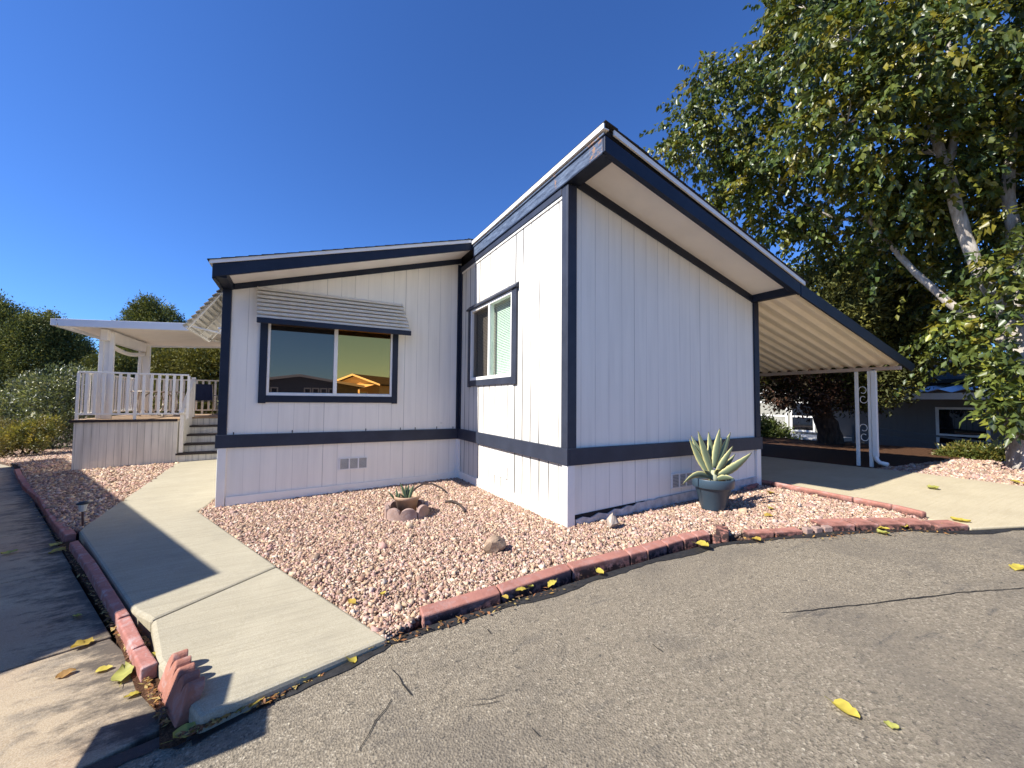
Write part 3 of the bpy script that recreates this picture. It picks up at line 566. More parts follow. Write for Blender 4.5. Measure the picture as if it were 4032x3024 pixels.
# --- front-left window
wA = MB(); f = .034
for x0, x1, z0, z1 in ((wx0, wx0+f, wz0, wz1), (wx1-f, wx1, wz0, wz1), (wx0+f, wx1-f, wz0, wz0+f), (wx0+f, wx1-f, wz1-f, wz1), (-2.102, -2.048, wz0+f, wz1-f)): wA.box(x0, x1, L-.012, L+.055, z0, z1)
wA.box(wx0+f, wx1-f, L+.010, L+.022, wz0+f, wz0+f+.012)
wA = wA.build('window', M['whitemetal'], H, bevel=.003)
m = MB(); m.box(wx0+f, -2.10, L+.03, L+.036, wz0+f, wz1-f); m.build('glass_pane', M['glassL'], wA)['label'] = 'dark screened left pane'
m = MB(); m.box(-2.05, wx1-f, L+.012, L+.018, wz0+f, wz1-f); m.build('glass_pane', M['glassR'], wA)['label'] = 'amber mirrored right pane'
m = MB(); m.box(-3.085, wx0, L-.030, L-.0005, 1.262, 2.50); m.box(wx1, -1.118, L-.030, L-.0005, 1.262, 2.50); m.box(wx0, wx1, L-.026, L-.0005, 1.275, wz0); m.build('window_trim', M['navy'], wA, bevel=.003)
# louvred metal awning over it
NS = 8; m = MB(); ytop, ybot = L-.015, L-.235; ztop, zbot = 2.968, 2.462
def xl(t): return -3.140+.030*t
def xr(t): return -1.075+.10*t
for k in range(NS):
    t0 = k/NS; t1 = (k+1)/NS; yy0 = ytop+(ybot-ytop)*t0; yy1 = ytop+(ybot-ytop)*t1; z0 = ztop+(zbot-ztop)*t0; z1 = ztop+(zbot-ztop)*t1
    prof = [(yy0+.045, z0-.004), (yy0+.004, z0-.017), (yy0-.022, z0-.026), (yy0-.034, (z0+z1)/2-.012), (yy1-.034, z1+.004), (yy1-.022, z1-.004), (yy1+.035, z1-.001)]
    a = [(xl(t0 if j < 3 else t1), y, z) for j, (y, z) in enumerate(prof)]; b = [(xr(t0 if j < 3 else t1), y, z) for j, (y, z) in enumerate(prof)]
    n0 = len(prof); m.add(a+b, [(j, j+1, n0+j+1, n0+j) for j in range(n0-1)])
    for xx in (xl(t1), xr(t1)):            # scalloped end caps
        m.add([(xx, yy0+.02, z0), (xx, yy0-.012, z0-.016), (xx, yy0-.028, (z0+z1)/2), (xx, yy1-.030, z1+.010), (xx, yy1+.03, z1)], [(0, 1, 2, 3, 4)])
aw = m.build('window_awning', M['awnmetal'], H)
so_ = aw.modifiers.new('thick', 'SOLIDIFY'); so_.thickness = .0025
m = MB(); m.pxz([(xl(1)-.005, 2.385), (xr(1)+.010, 2.385), (xr(1)+.010, 2.462), (xl(1)-.005, 2.462)], ybot-.045, ybot-.020); m.build('valance', M['navy'], aw, bevel=.008)
for x0_, x1_ in ((xl(.5)+.05, xl(1)+.03), (xr(.5)-.05, xr(1)-.03)): m = MB(); m.bar((x0_, L-.01, 2.52), (x1_, ybot+.02, 2.44), .02, .02); m.build('support_arm', M['whitemetal'], aw)
# --- jog window
wB = MB(); f = .045
for y0, y1, z0, z1 in ((by0, by0+f, bz0, bz1), (by1-f, by1, bz0, bz1), (by0+f, by1-f, bz0, bz0+.05), (by0+f, by1-f, bz1-f, bz1), (1.985, 2.04, bz0+.05, bz1-f)): wB.box(-.022, .06, y0, y1, z0, z1)
wB = wB.build('window', M['whitemetal'], H, bevel=.004)
m = MB(); m.quad((.008, by0+f, bz0+.05), (.008, 1.985, bz0+.05), (.008, 1.985, bz1-f), (.008, by0+f, bz1-f)); m.build('glass_pane', M['glassB'], wB, recalc=False)['label'] = 'greenish right pane over white blind'
m = MB(); m.quad((.024, 2.04, bz0+.05), (.024, by1-f, bz0+.05), (.024, by1-f, bz1-f), (.024, 2.04, bz1-f)); m.build('glass_pane', M['glassS'], wB, recalc=False)['label'] = 'dull screened left pane'
m = MB(); m.box(-.034, -.0005, 1.125, by0, 1.555, 2.862); m.box(-.034, -.0005, by1, 2.83, 1.555, 2.862); m.box(-.028, -.0005, by0, by1, 1.565, bz0); m.build('window_trim', M['navyb'], wB, bevel=.003)
m = MB(); m.pxz([(0, 2.862), (-.06, 2.862), (-.06, 2.885), (0, 2.945)], 1.10, 2.86); m.build('window_head', M['navyb'], wB, bevel=.003)
m = MB()
for k in range(47):
    z = bz0+.055+k*.0245; m.add([(.104, by0+.03, z-.012), (.104, by1-.01, z-.012), (.118, by1-.01, z+.0135), (.118, by0+.03, z+.0135)], [(0, 1, 2, 3)])
m.box(.10, .135, by0+.01, by1, bz1-.05, bz1-.01); m.build('blind', M['blind'], wB, recalc=False)
m = MB(); m.box(.16, .165, by0-.2, by1+.2, bz0-.2, bz1+.2); m.build('dark_room', M['inside'], wB)
# --- foundation vents
def vent(axis, a0, a1, z0, z1, np_, label, dark):
    fr = MB(); lv = MB(); t = .012
    def bx(mb, p0, p1, q0, q1, o0, o1):
        if axis == 'x': mb.box(p0, p1, L+o0 if label == 'l' else o0, L+o1 if label == 'l' else o1, q0, q1)
        else: mb.box(o0, o1, p0, p1, q0, q1)
    w = (a1-a0-t)/np_
    bx(fr, a0, a1, z0, z0+t, -.012, .004); bx(fr, a0, a1, z1-t, z1, -.012, .004)
    for k in range(np_+1): bx(fr, a0+k*w, a0+k*w+t*(1.6 if 0 < k < np_ else 1), z0+t, z1-t, -.012, .004)
    v = fr.build('vent', M['whitemetal'], H)
    for k in range(9):
        z = z0+t+(z1-z0-2*t)*(k+.5)/9; bx(lv, a0+t, a1-t, z-.003, z+.003, -.008, .003)
    lv.build('louvres', dark, v); bk = MB(); bx(bk, a0+t, a1-t, z0+t, z1-t, -.002, .002); bk.build('vent_mesh', plain('vent_grey', (.20, .21, .20), .6) if dark is M['awnmetal'] else M['awnmetal'], v)
vent('x', -1.98, -1.565, .222, .405, 3, 'l', M['awnmetal'])
vent('y', 1.40, 1.815, .245, .405, 3, 'j', M['whitemetal'])
vent('x', 1.625, 2.03, .232, .418, 3, 'r', M['awnmetal'])
m = MB(); m.tube([(-.34, L-.03, .925), (-.34, L+.01, .925)], .014, 10); m.build('hose_spigot', M['awnmetal'], H)
# small chips of old caulk / nail stubs above the band
for x in (-3.36, -2.64, -1.6, -1.05, -.80, -.42, -.12): m = MB(); m.box(x-.006, x+.006, L-.006, L-.0005, .822, .85+.015*random.random()); m.build('nail_stub', M['crack'], H)
# --- slatted metal awning on the left side of the house
y0, y1 = 3.72, 5.35; m = MB(); xt, zt_, xb, zb_ = -3.60, 2.97, -4.02, 2.36
NS = 9
for k in range(NS):
    t0 = k/NS; t1 = (k+1)/NS; xa_ = xt+(xb-xt)*t0; xc = xt+(xb-xt)*t1; za = zt_+(zb_-zt_)*t0; zc = zt_+(zb_-zt_)*t1
    prof = [(xa_+.02, za), (xa_-.045, za-.012), (xc-.05, zc+.016), (xc-.03, zc-.012)]
    m.add([(x, y0, z) for x, z in prof]+[(x, y1, z) for x, z in prof], [(j, j+1, 5+j, 4+j) for j in range(3)])
sa = m.build('side_awning', M['awnmetal'], H); so_ = sa.modifiers.new('thick', 'SOLIDIFY'); so_.thickness = .003
m = MB()
for yy in (y0+.05, (y0+y1)/2, y1-.05): m.bar((xt, yy, zt_-.03), (xb+.02, yy, zb_-.01), .045, .012)
m.bar((xb, y0, zb_-.01), (xb, y1, zb_-.01), .03, .03)
for yy in (y0+.06, y1-.06): m.bar((XA-.005, yy, 2.28), (xb+.03, yy, zb_+.02), .025, .02)
m.build('awning_frame', M['awnmetal'], sa)
# ================================================================== CARPORT
CP = thing('carport', 'corrugated carport roof on white posts leaning off the right wall', 'carport', (3.55, 0, .2))
cz = lambda x: 2.842-.2415*(x-3.49)
m = MB(); ny = 6*40; ys_ = np.linspace(OY+.02, 6.6, 290); amp = .050
def corr(y): # trapezoid like ribs
    p = (y/.205) % 1.0; return amp*(1 if p < .36 else (1-(p-.36)/.16) if p < .52 else 0 if p < .84 else (p-.84)/.16)
vv = [(x, y, cz(x)+.012+corr(y)) for x in (3.50, 6.98) for y in ys_]; n0 = len(ys_)
m.add(vv, [(i, i+1, n0+i+1, n0+i) for i in range(n0-1)])
o = m.build('roof_sheet', M['beige_sheet'], CP); so_ = o.modifiers.new('thick', 'SOLIDIFY'); so_.thickness = .003; so_.offset = 1
m = MB(); zt = lambda x: 2.985-.238*(x-3.49)
m.pxz([(3.475, cz(3.475)-.035), (7.22, cz(7.22)-.012), (7.36, zt(7.36)-.07), (7.36, zt(7.36)), (3.475, zt(3.475)-.005)], OY-.006, OY+.02); m.build('fascia', M['navy'], CP, bevel=.004)
m = MB(); m.box(6.80, 6.87, OY+.02, 6.6, 1.945, 2.012); m.box(3.50, 3.54, 0, 6.6, 2.76, 2.83); m.build('beam', M['beam'], CP, bevel=.006)
def scroll(m, x, y, z, s):
    for sg in (1, -1):
        P = []
        for k in range(15):
            t = k/14; a = t*math.pi*1.75; r = s*(1-.45*t)
            P.append((x, y+sg*(-.01+s*.15)+r*math.cos(a)*.8*sg, z+sg*(s*.95)+r*math.sin(a)*-sg*-1))
        m.tube(P, .0065, 6)
for yy, dz in ((0, 0), (4.3, 0)):
    for dy, h in ((.03, 0), (-.165, 0)):
        m = MB(); m.box(6.815, 6.865, yy+dy-.024, yy+dy+.024, G0(6.84, yy)-.1, 1.945); m.build('post', M['white'], CP, bevel=.004)
    for z_ in (1.50, .79): m = MB(); scroll(m, 6.84, yy-.067, z_, .085); m.build('scroll_bracket', M['white'], CP, smooth=True)
m = MB(); zg = G0(6.8, -.3); m.box(6.80, 6.86, -.275, -.195, zg+.13, 1.98); m.build('downspout', M['whitemetal'], CP, bevel=.008)
m = MB(); m.tube([(6.83, -.235, zg+.16), (6.82, -.25, zg+.08), (6.80, -.30, zg+.035), (6.76, -.42, zg+.025)], .036, 10); m.build('downspout_elbow', M['whitemetal'], CP, smooth=True)
# ================================================================== DECK
FZ = .79; dx0, dx1, dy0, dy1 = -7.12, -5.24, 9.4, 13.1
D = thing('deck', 'raised wooden deck with board skirt, white railing and steps', 'deck', (dx0, dy0, -.35))
m = MB(); m.box(dx0-.05, dx1, dy0-.04, 10.6, FZ-.045, FZ); m.box(dx0-.05, XA-.02, 10.6, dy1, FZ-.045, FZ); m.build('deck_floor', M['deckfloor'], D)
m = MB(); m.box(dx0-.06, dx1, dy0-.05, dy0-.041, FZ-.06, FZ+.002); m.build('floor_edge', M['nosing'], D)
m = MB(); m.box(dx0, dx1, dy0, dy0+.03, -.6, FZ-.046); m.box(dx0, dx0+.03, dy0+.03, dy1, -.7, FZ-.046); m.box(dx1-.03, dx1, dy0+.03, 10.6, -.5, FZ-.046); m.build('skirt_panel', M['deckskirt'], D)
nst = [(9.42, -.085), (9.72, .125), (10.02, .345), (10.32, .565)]
m = MB(); mr = MB()
for k, (y, z) in enumerate(nst):
    m.box(dx1-.02, XA-.02, y-.03, y+.32, z-.045, z); mr.box(dx1+.0, XA-.02, y, y+.03, (nst[k-1][1] if k else -.45), z-.046)
mr.box(dx1, XA-.02, 10.62, 10.65, nst[-1][1], FZ-.046); m.build('step_tread', M['nosing'], D); mr.build('step_riser', M['deckskirt'], D)
def railing(p, q, name='railing', zt=1.93, n=None, pk=.055):
    p = np.array(p); q = np.array(q); Ln = np.linalg.norm(q-p); d = (q-p)/Ln; n = n or int(Ln/.165)
    m = MB(); m.bar((*p, zt-.02), (*q, zt-.02), .06, .04); m.bar((*p, FZ+.13), (*q, FZ+.13), .035, .04); r = m.build(name, M['white'], D, bevel=.004)
    m = MB()
    for k in range(n+1):
        c = p+d*Ln*k/n; lo = FZ if k in (0, n, n//2) else FZ+.151; m.bar((*c, lo), (*c, zt-.04), pk, .028, up=(-d[1], d[0], 0))
    m.build('balusters', M['white'], r)
railing((dx0+.03, dy0+.03), (-5.06, dy0+.03), n=14); railing((dx0+.03, dy1-.03), (dx0+.03, dy0+.06), n=20); railing((dx0+.06, dy1-.03), (-3.7, dy1-.03), n=20)
m = MB(); m.bar((-5.17, 9.37, .93), (-5.17, 10.55, 1.86), .09, .05); h = m.build('hand_rail', M['white'], D, bevel=.01)
m = MB(); m.box(-5.21, -5.13, 9.44, 9.50, -.07, .95)
for k in range(7):
    y = 9.62+k*.14; z0 = nst[min(3, int((y-9.42)/.3))][1]; m.box(-5.185, -5.155, y-.02, y+.02, z0, .93+(y-9.37)*.788-.02)
m.box(-5.215, -5.125, 10.52, 10.60, FZ, 1.90); m.build('rail_pickets', M['white'], h)
# patio cover
PC = thing('patio_cover', 'flat white metal patio cover standing on paired posts over the deck', 'patio cover', (-6.8, 9.9, FZ))
pz = lambda x: 3.225+.055*(x+5.1)
m = MB(); m.pxz([(-7.42, pz(-7.42)-.10), (-3.62, pz(-3.62)-.10), (-3.62, pz(-3.62)-.02), (-7.42, pz(-7.42)-.02)], 9.32, 13.55); m.build('roof_panel', M['soffit'], PC)
m = MB(); m.pxz([(-7.40, pz(-7.40)-.17), (-3.62, pz(-3.62)-.20), (-3.62, pz(-3.62)), (-7.46, pz(-7.46))], 9.24, 9.31); m.build('fascia', M['deckmetal'], PC, bevel=.006); m = MB(); m.pxz([(-7.40, pz(-7.40)-.15), (-3.62, pz(-3.62)-.15), (-3.62, pz(-3.62)), (-7.46, pz(-7.46))], 13.56, 13.62); m.build('fascia', M['deckmetal'], PC, bevel=.006)
m = MB(); m.box(-7.53, -7.425, 9.24, 13.6, pz(-7.4)-.16, pz(-7.4)-.01); m.build('gutter', M['deckmetal'], PC, bevel=.006)
for y in (9.92, 12.65):
    m = MB(); m.box(-6.92, -6.84, y-.04, y+.05, FZ, 2.93); m.box(-6.84, -6.74, y-.01, y+.03, FZ, 2.93); m.box(-6.74, -6.65, y-.04, y+.05, FZ, 2.93); m.build('post', M['white'], PC, bevel=.006)
m = MB(); m.box(-6.87, -6.73, 9.75, 12.9, 2.72, 2.99); m.build('header_beam', M['soffit'], PC, bevel=.01)
m = MB(); P = [(-6.80, 10.0+2.6*t/10, 2.66-.12*math.sin(math.pi*t/10)) for t in range(11)]; m.tube(P, .055, 8); m.build('rolled_shade', M['soffit'], PC, smooth=True)
m = MB(); m.lathe([(0, 0), (.11, 0), (.11, .04), (.07, .05), (.07, .10), (.05, .12), (0, .12)], (-4.75, 11.3, pz(-4.75)-.225), 16); m.build('ceiling_light', M['white'], PC, smooth=True)
# table and chair on the deck
T = thing('patio_table', 'round glass table on tan looped metal legs behind the deck railing', 'table', (-6.1, 11.3, FZ))
m = MB(); m.lathe([(0, .70), (.56, .70), (.56, .708), (0, .708)], (-6.1, 11.3, FZ), 40); m.build('table_top', M['tglass'], T, smooth=False)
m = MB(); m.tube([(-6.1+.57*math.cos(a), 11.3+.57*math.sin(a), FZ+.70) for a in np.linspace(0, 2*math.pi, 33)], .016, 6); m.build('rim', M['tanmetal'], T, smooth=True)
for k in range(4):
    a = k*math.pi/2+.5; cx, cy = -6.1+.38*math.cos(a), 11.3+.38*math.sin(a)
    m = MB(); m.tube([(cx+.24*math.cos(t)*math.sin(a), cy-.24*math.cos(t)*math.cos(a), FZ+.36+.33*math.sin(t)) for t in np.linspace(.3, 2*math.pi, 22)], .02, 6)
    m.tube([(cx, cy, FZ+.05), (cx+.14*math.cos(a), cy+.14*math.sin(a), FZ)], .014, 6); m.build('leg', M['tanmetal'], T, smooth=True)
Cc = thing('patio_chair', 'dark blue sling chair with pale metal frame at the back of the deck', 'chair', (-5.2, 12.2, FZ))
ca, sa_ = math.cos(.35), math.sin(.35)
def cp(x, y, z): return (-5.2+x*ca-y*sa_, 12.2+x*sa_+y*ca, FZ+z)
m = MB(); m.tube([cp(-.30, .30, 0), cp(-.29, .24, .42), cp(-.28, .34, .98)], .014, 6); m.tube([cp(.30, .30, 0), cp(.29, .24, .42), cp(.28, .34, .98)], .014, 6)
m.tube([cp(-.30, -.28, 0), cp(-.29, -.26, .62), cp(-.29, .22, .62)], .014, 6); m.tube([cp(.30, -.28, 0), cp(.29, -.26, .62), cp(.29, .22, .62)], .014, 6); m.build('chair_frame', M['tanmetal'], Cc, smooth=True)
m = MB()
for k in range(6): m.add([cp(-.27, .24+.1*k/6*1, .45+.53*k/6), cp(.27, .24+.1*k/6, .45+.53*k/6), cp(.27, .24+.1*(k+1)/6, .45+.53*(k+1)/6), cp(-.27, .24+.1*(k+1)/6, .45+.53*(k+1)/6)], [(0, 1, 2, 3)])
m.build('backrest', M['bluefab'], Cc)
m = MB(); m.add([cp(-.27, -.27, .44), cp(.27, -.27, .44), cp(.27, .24, .42), cp(-.27, .24, .42)], [(0, 1, 2, 3)]); m.build('seat', M['bluefab'], Cc)
# ================================================================== SMALL THINGS IN THE GRAVEL
def rock(name, c, ax, seed, label, mat, rot=0, tilt=0, sq=None):
    rg = random.Random(seed); bm = bmesh.new(); bmesh.ops.create_icosphere(bm, subdivisions=3, radius=1)
    cuts = [(Vector((rg.uniform(-1, 1), rg.uniform(-1, 1), rg.uniform(-.6, 1))).normalized(), rg.uniform(.45, .75)) for _ in range(12)]
    for v in bm.verts:
        p = v.co.copy()
        if sq: p = Vector([math.copysign(abs(q)**sq, q) for q in p])
        for nn, dd in cuts:
            t = p.dot(nn)-dd
            if t > 0: p -= nn*t*.92
        p += Vector((rg.uniform(-1, 1), rg.uniform(-1, 1), rg.uniform(-1, 1)))*.025
        v.co = Vector((p.x*ax[0], p.y*ax[1], p.z*ax[2]))
    mt = Matrix.Rotation(rot, 4, 'Z') @ Matrix.Rotation(tilt, 4, 'Y'); bmesh.ops.transform(bm, matrix=mt, verts=bm.verts)
    zmin = min(v.co.z for v in bm.verts); bmesh.ops.translate(bm, vec=(0, 0, -zmin), verts=bm.verts)
    me = bpy.data.meshes.new(name); bm.to_mesh(me); bm.free(); me.materials.append(M[mat]); o = bpy.data.objects.new(name, me); COL.objects.link(o); o.location = c; return tag(o, label, 'rock')
rock('rock', (-.93, -.20, G0(-.93, -.2)-.03), (.150, .10, .085), 5, 'rounded tan rock alone in the middle of the front gravel', 'rock1', .25, .06, .62)
rock('rock', (-11.9, 14.6, terrain(-11.9, 14.6)+.05), (.5, .35, .4), 9, 'white boulder half hidden by the yellow green shrub at the left', 'rock3', .3, 0, .8)
rock('rock', (.37, -.29, G0(.37, -.29)-.03), (.085, .075, .095), 21, 'pointed pale rock standing near the bare corner of the house', 'rock2', .4, .25)
def stick(pts, r, label):
    P = [(x, y, G0(x, y)+z) for x, y, z in pts]; cx, cy, cz_ = P[0]; m = MB(); m.tube(P, r, 6); o = m.build('curved_stick', M['stick'], smooth=True); o.data.transform(Matrix.Translation((-cx, -cy, -cz_))); o.location = (cx, cy, cz_); tag(o, label, 'stick')
stick([(-1.10, 2.35, .015), (-1.0, 2.42, .08), (-.88, 2.46, .12), (-.74, 2.44, .11), (-.64, 2.32, .06), (-.60, 2.2, .012)], [.010, .014, .015, .015, .014, .012], 'thin dark stem arching over the gravel beside the small agave pot')
stick([(-.80, 1.66, .012), (-.72, 1.62, .02), (-.69, 1.45, .018), (-.71, 1.25, .014), (-.75, 1.08, .01)], [.022, .018, .014, .016, .016], 'short dark curved stem lying flat on the gravel')
# path light
lx, ly = -4.79, 3.14; lz = G0(lx, ly)
PL = thing('path_light', 'small stake garden lamp standing in the gravel by the walkway', 'garden lamp', (lx, ly, lz))
m = MB(); m.tube([(lx, ly, lz-.03), (lx-.01, ly, lz+.17)], .011, 8); m.build('stake', plain('brown_stake', (.07, .03, .025), .6), PL)
m = MB(); m.lathe([(0, .165), (.028, .165), (.046, .25), (0, .25)], (lx-.01, ly, lz), 12); m.build('lens', M['lens'], PL)
m = MB(); m.lathe([(0, .25), (.058, .25), (.058, .262), (.03, .280), (0, .282)], (lx-.01, ly, lz), 16); m.build('cap', M['blackplastic'], PL)
# agave leaves
def agave_leaf(m, base, tip, width, sag, curl=.0, wdir=None):
    b = np.array(base, float); t = np.array(tip, float); ax = t-b; Ln = np.linalg.norm(ax)
    mid = (b+t)/2+np.array([0, 0, sag]); N = 14
    side = np.cross(ax, CF if wdir is None else wdir); side /= np.linalg.norm(side)
    nrm = np.cross(side, ax/Ln)
    if np.dot(nrm, CF) > 0: nrm = -nrm
    rows = []; CEN = np.array((.125, .155, .095)); MAR = np.array((.62, .53, .20)); PAL_ = np.array((.30, .31, .16))
    st = len(m.v)
    for k in range(N+1):
        u = k/N; p = (1-u)**2*b+2*u*(1-u)*mid+u*u*t
        wd = width*(.55+.45*math.sin(min(1, u/.5)*math.pi/2))*(1-max(0, (u-.38)/.62)**1.7)+.002; cup = -.22*wd
        for j, (s, h) in enumerate(((-1, 1), (-.74, .52), (-.42, .16), (0, 0), (.42, .16), (.74, .52), (1, 1))):
            jag = 1+(.05*((k % 2)*2-1) if abs(s) == 1 else 0)
            m.v.append(tuple(p+side*(wd/2*s*jag)+nrm*(cup*(.35-h)*-.8)))
            band = MAR if abs(s) > .9 else (PAL_ if abs(s) > .6 else CEN); 
            if u > .97: band = np.array((.05, .03, .02))
            m.c.append(tuple(band*random.uniform(.9, 1.08)*(1.0 if u > .12 else .9)))
    for k in range(N):
        for j in range(6): m.f.append((st+7*k+j, st+7*k+j+1, st+7*k+8+j, st+7*k+7+j))
def pot_profile(h, rb, rt, lip, ins): return [(0, .0), (rb, 0), (rb+.004, .004), (rb+(rt-rb)*.74, h*.70), (rt+lip*.35, h*.72), (rt+lip, h*.985), (rt+lip-.006, h), (rt+lip-.016, h-.002), (rt-.012, h*.80), (0, h*.80)]
px_, py_ = 1.87, -.40; pz0 = G0(px_, py_)-.015
PB = thing('potted_agave', 'large variegated agave in a slate blue pot by the right wall', 'potted plant', (px_, py_, pz0))
m = MB(); m.lathe(pot_profile(.372, .128, .226, .010, 0), (px_, py_, pz0), 56); o = m.build('pot', M['potblue'], PB, smooth=True)
m2 = o.modifiers.new('b', 'BEVEL'); m2.width = .004; m2.limit_method = 'ANGLE'
m = MB(); m.lathe([(.205, 0), (.12, .012), (.06, .02), (0, .022)], (px_, py_, pz0+.318), 24); m.build('potting_soil', M['potsoil'], PB)
fwd = float(np.dot(np.array((px_, py_, pz0))-CAM, CF))
base_uv = (2807, 1880)
for (tx, ty, dd, wdt, sag, bx_, by_) in [(310, 130, .10, .085, -.02, 525, 520), (330, 95, .18, .080, 0, 520, 470), (402, 45, .05, .088, 0, 555, 510), (516, 55, .20, .085, .0, 570, 430), (638, 15, .12, .092, 0, 575, 440), (655, 115, .26, .08, 0, 610, 400), (752, 60, .20, .085, 0, 620, 420), (778, 205, .0, .082, -.02, 600, 500), (802, 292, .06, .062, -.02, 650, 480), (982, 275, -.06, .105, -.06, 615, 530), (235, 622, -.16, .075, .17, 560, 560), (790, 558, -.14, .070, .05, 590, 575), (470, 470, -.10, .05, .02, 560, 545), (640, 455, -.12, .06, .05, 590, 530)]:
    m = MB(); b = at(2600+bx_/2.72, 1680+by_/2.72, fwd+dd*.15); t = at(2600+tx/2.72, 1680+ty/2.72, fwd+dd)
    agave_leaf(m, b, t, wdt*.98, sag); lf = m.build('leaf', M['agave'], PB, smooth=True, recalc=False); so_ = lf.modifiers.new('t', 'SOLIDIFY'); so_.thickness = .003
m = MB(); b = at(2600+570/2.72, 1680+600/2.72, fwd); m.tube([tuple(b), tuple(b+np.array((0, 0, .06))), tuple(b+np.array((0.004, 0, .15)))], [.055, .05, .03], 12); m.c = [(.36, .37, .24)]*len(m.v); m.build('stem', M['agave'], PB, smooth=True)
# small agave pot in a ring of scalloped edging
rx, ry = -1.37, 1.42; rz = G0(rx, ry)-.02
PS = thing('potted_agave', 'small agave in a tan clay pot inside the scalloped ring', 'potted plant', (rx, ry, rz))
m = MB(); m.lathe([(0, 0), (.095, 0), (.140, .205), (.150, .208), (.155, .240), (.150, .247), (.138, .245), (.128, .20), (0, .20)], (rx, ry, rz), 40); m.build('pot', M['terra'], PS, smooth=True)
m = MB(); m.lathe([(.127, 0), (0, .012)], (rx, ry, rz+.201), 20); m.build('potting_soil', M['potsoil'], PS)
f2 = float(np.dot(np.array((rx, ry, rz))-CAM, CF))
for (tx, ty, dd, wdt, bx_, by_) in [(322, 212, 0, .040, 425, 490), (405, 255, .04, .04, 435, 490), (455, 235, .06, .038, 450, 480), (545, 235, .02, .040, 470, 490), (255, 300, .04, .03, 275, 490), (120, 360, -.02, .028, 240, 500), (320, 370, .0, .03, 285, 500), (240, 415, .0, .03, 270, 505), (320, 400, -.04, .026, 415, 490), (500, 290, .08, .03, 470, 440)]:
    m = MB(); b = at(1500+bx_/4.23, 1850+by_/4.23, f2+dd*.3); t = at(1500+tx/4.23, 1850+ty/4.23, f2+dd); agave_leaf(m, b, t, wdt, 0)
    m.c = [tuple(np.array(c)*(.5, .62, .62)) for c in m.c]; m.build('leaf', M['agave'], PS, smooth=True, recalc=False)
def arc(a0, a1, r, n=14): return [(rx+r*math.cos(a), ry+r*math.sin(a)) for a in np.linspace(R_(a0), R_(a1), n)]
for a0, a1, l_, d in ((195, 283, 'left front piece of the scalloped ring, chalky at its foot', 0), (286, 370, 'right front piece of the scalloped ring, darkest and shaded', .012), (12, 98, 'back right piece of the scalloped ring behind the pot', 0), (101, 192, 'back left piece of the scalloped ring behind the pot', 0)):
    scallop('scalloped_edging', rx+.25*math.cos(R_((a0+a1)/2)), ry+.25*math.sin(R_((a0+a1)/2)), arc(a0, a1, .262), rz-.02, .165+d, .05, 2, l_, 'ring', 'scalloped ring around the small pot', (0, 0), .58)
# ================================================================== FALLEN LEAVES
def leafmesh(seed):
    rg = random.Random(seed); m = MB(); N = 7; bend = rg.uniform(-.5, .9); ph = rg.uniform(0, 6)
    ca_ = [(.50, .40, .07), (.44, .31, .06), (.36, .35, .09), (.34, .19, .06)][seed % 4]
    for k in range(N+1):
        u = k/N; wd = math.sin(math.pi*min(1, u*.92+.05))**.7*(.42-.15*u)
        for s in (-1, 0, 1): 
            m.v.append((u-.5, s*wd*(1+.15*rg.uniform(-1, 1)), .05+.16*bend*(u-.4)**2*4+abs(s)*.14*rg.uniform(.4, 1.2)+.03*math.sin(ph+6*u)))
            m.c.append(tuple(np.array(ca_)*rg.uniform(.8, 1.15)*(1.1 if s == 0 else 1)))
    for k in range(N):
        for j in range(2): m.f.append((3*k+j, 3*k+j+1, 3*k+4+j, 3*k+3+j))
    b = len(m.v); m.v += [(-.5, -.015, .05), (-.5, .015, .05), (-.85, .02, .10), (-.85, -.0, .10)]; m.c += [(.3, .26, .06)]*4; m.f.append((b, b+1, b+2, b+3))
    return m
LEAFM = []
for s_ in range(8):
    o = leafmesh(s_).build('fallen_leaf', M['fallen'], smooth=True, recalc=False); LEAFM.append(o.data); bpy.data.objects.remove(o)
def fleaf(u, v, off, size, k, rot, label, group='yellow leaves fallen on the ground'):
    p = onG(u, v, off); o = bpy.data.objects.new('fallen_leaf', LEAFM[k % 8]); COL.objects.link(o); o.location = p; o.rotation_euler = (random.uniform(-.2, .2), random.uniform(-.2, .2), rot); o.scale = (size,)*3; tag(o, label, 'leaf', group)
ST, SL, RD, GV, DV = -.08, .003, -.03, .0, -.015
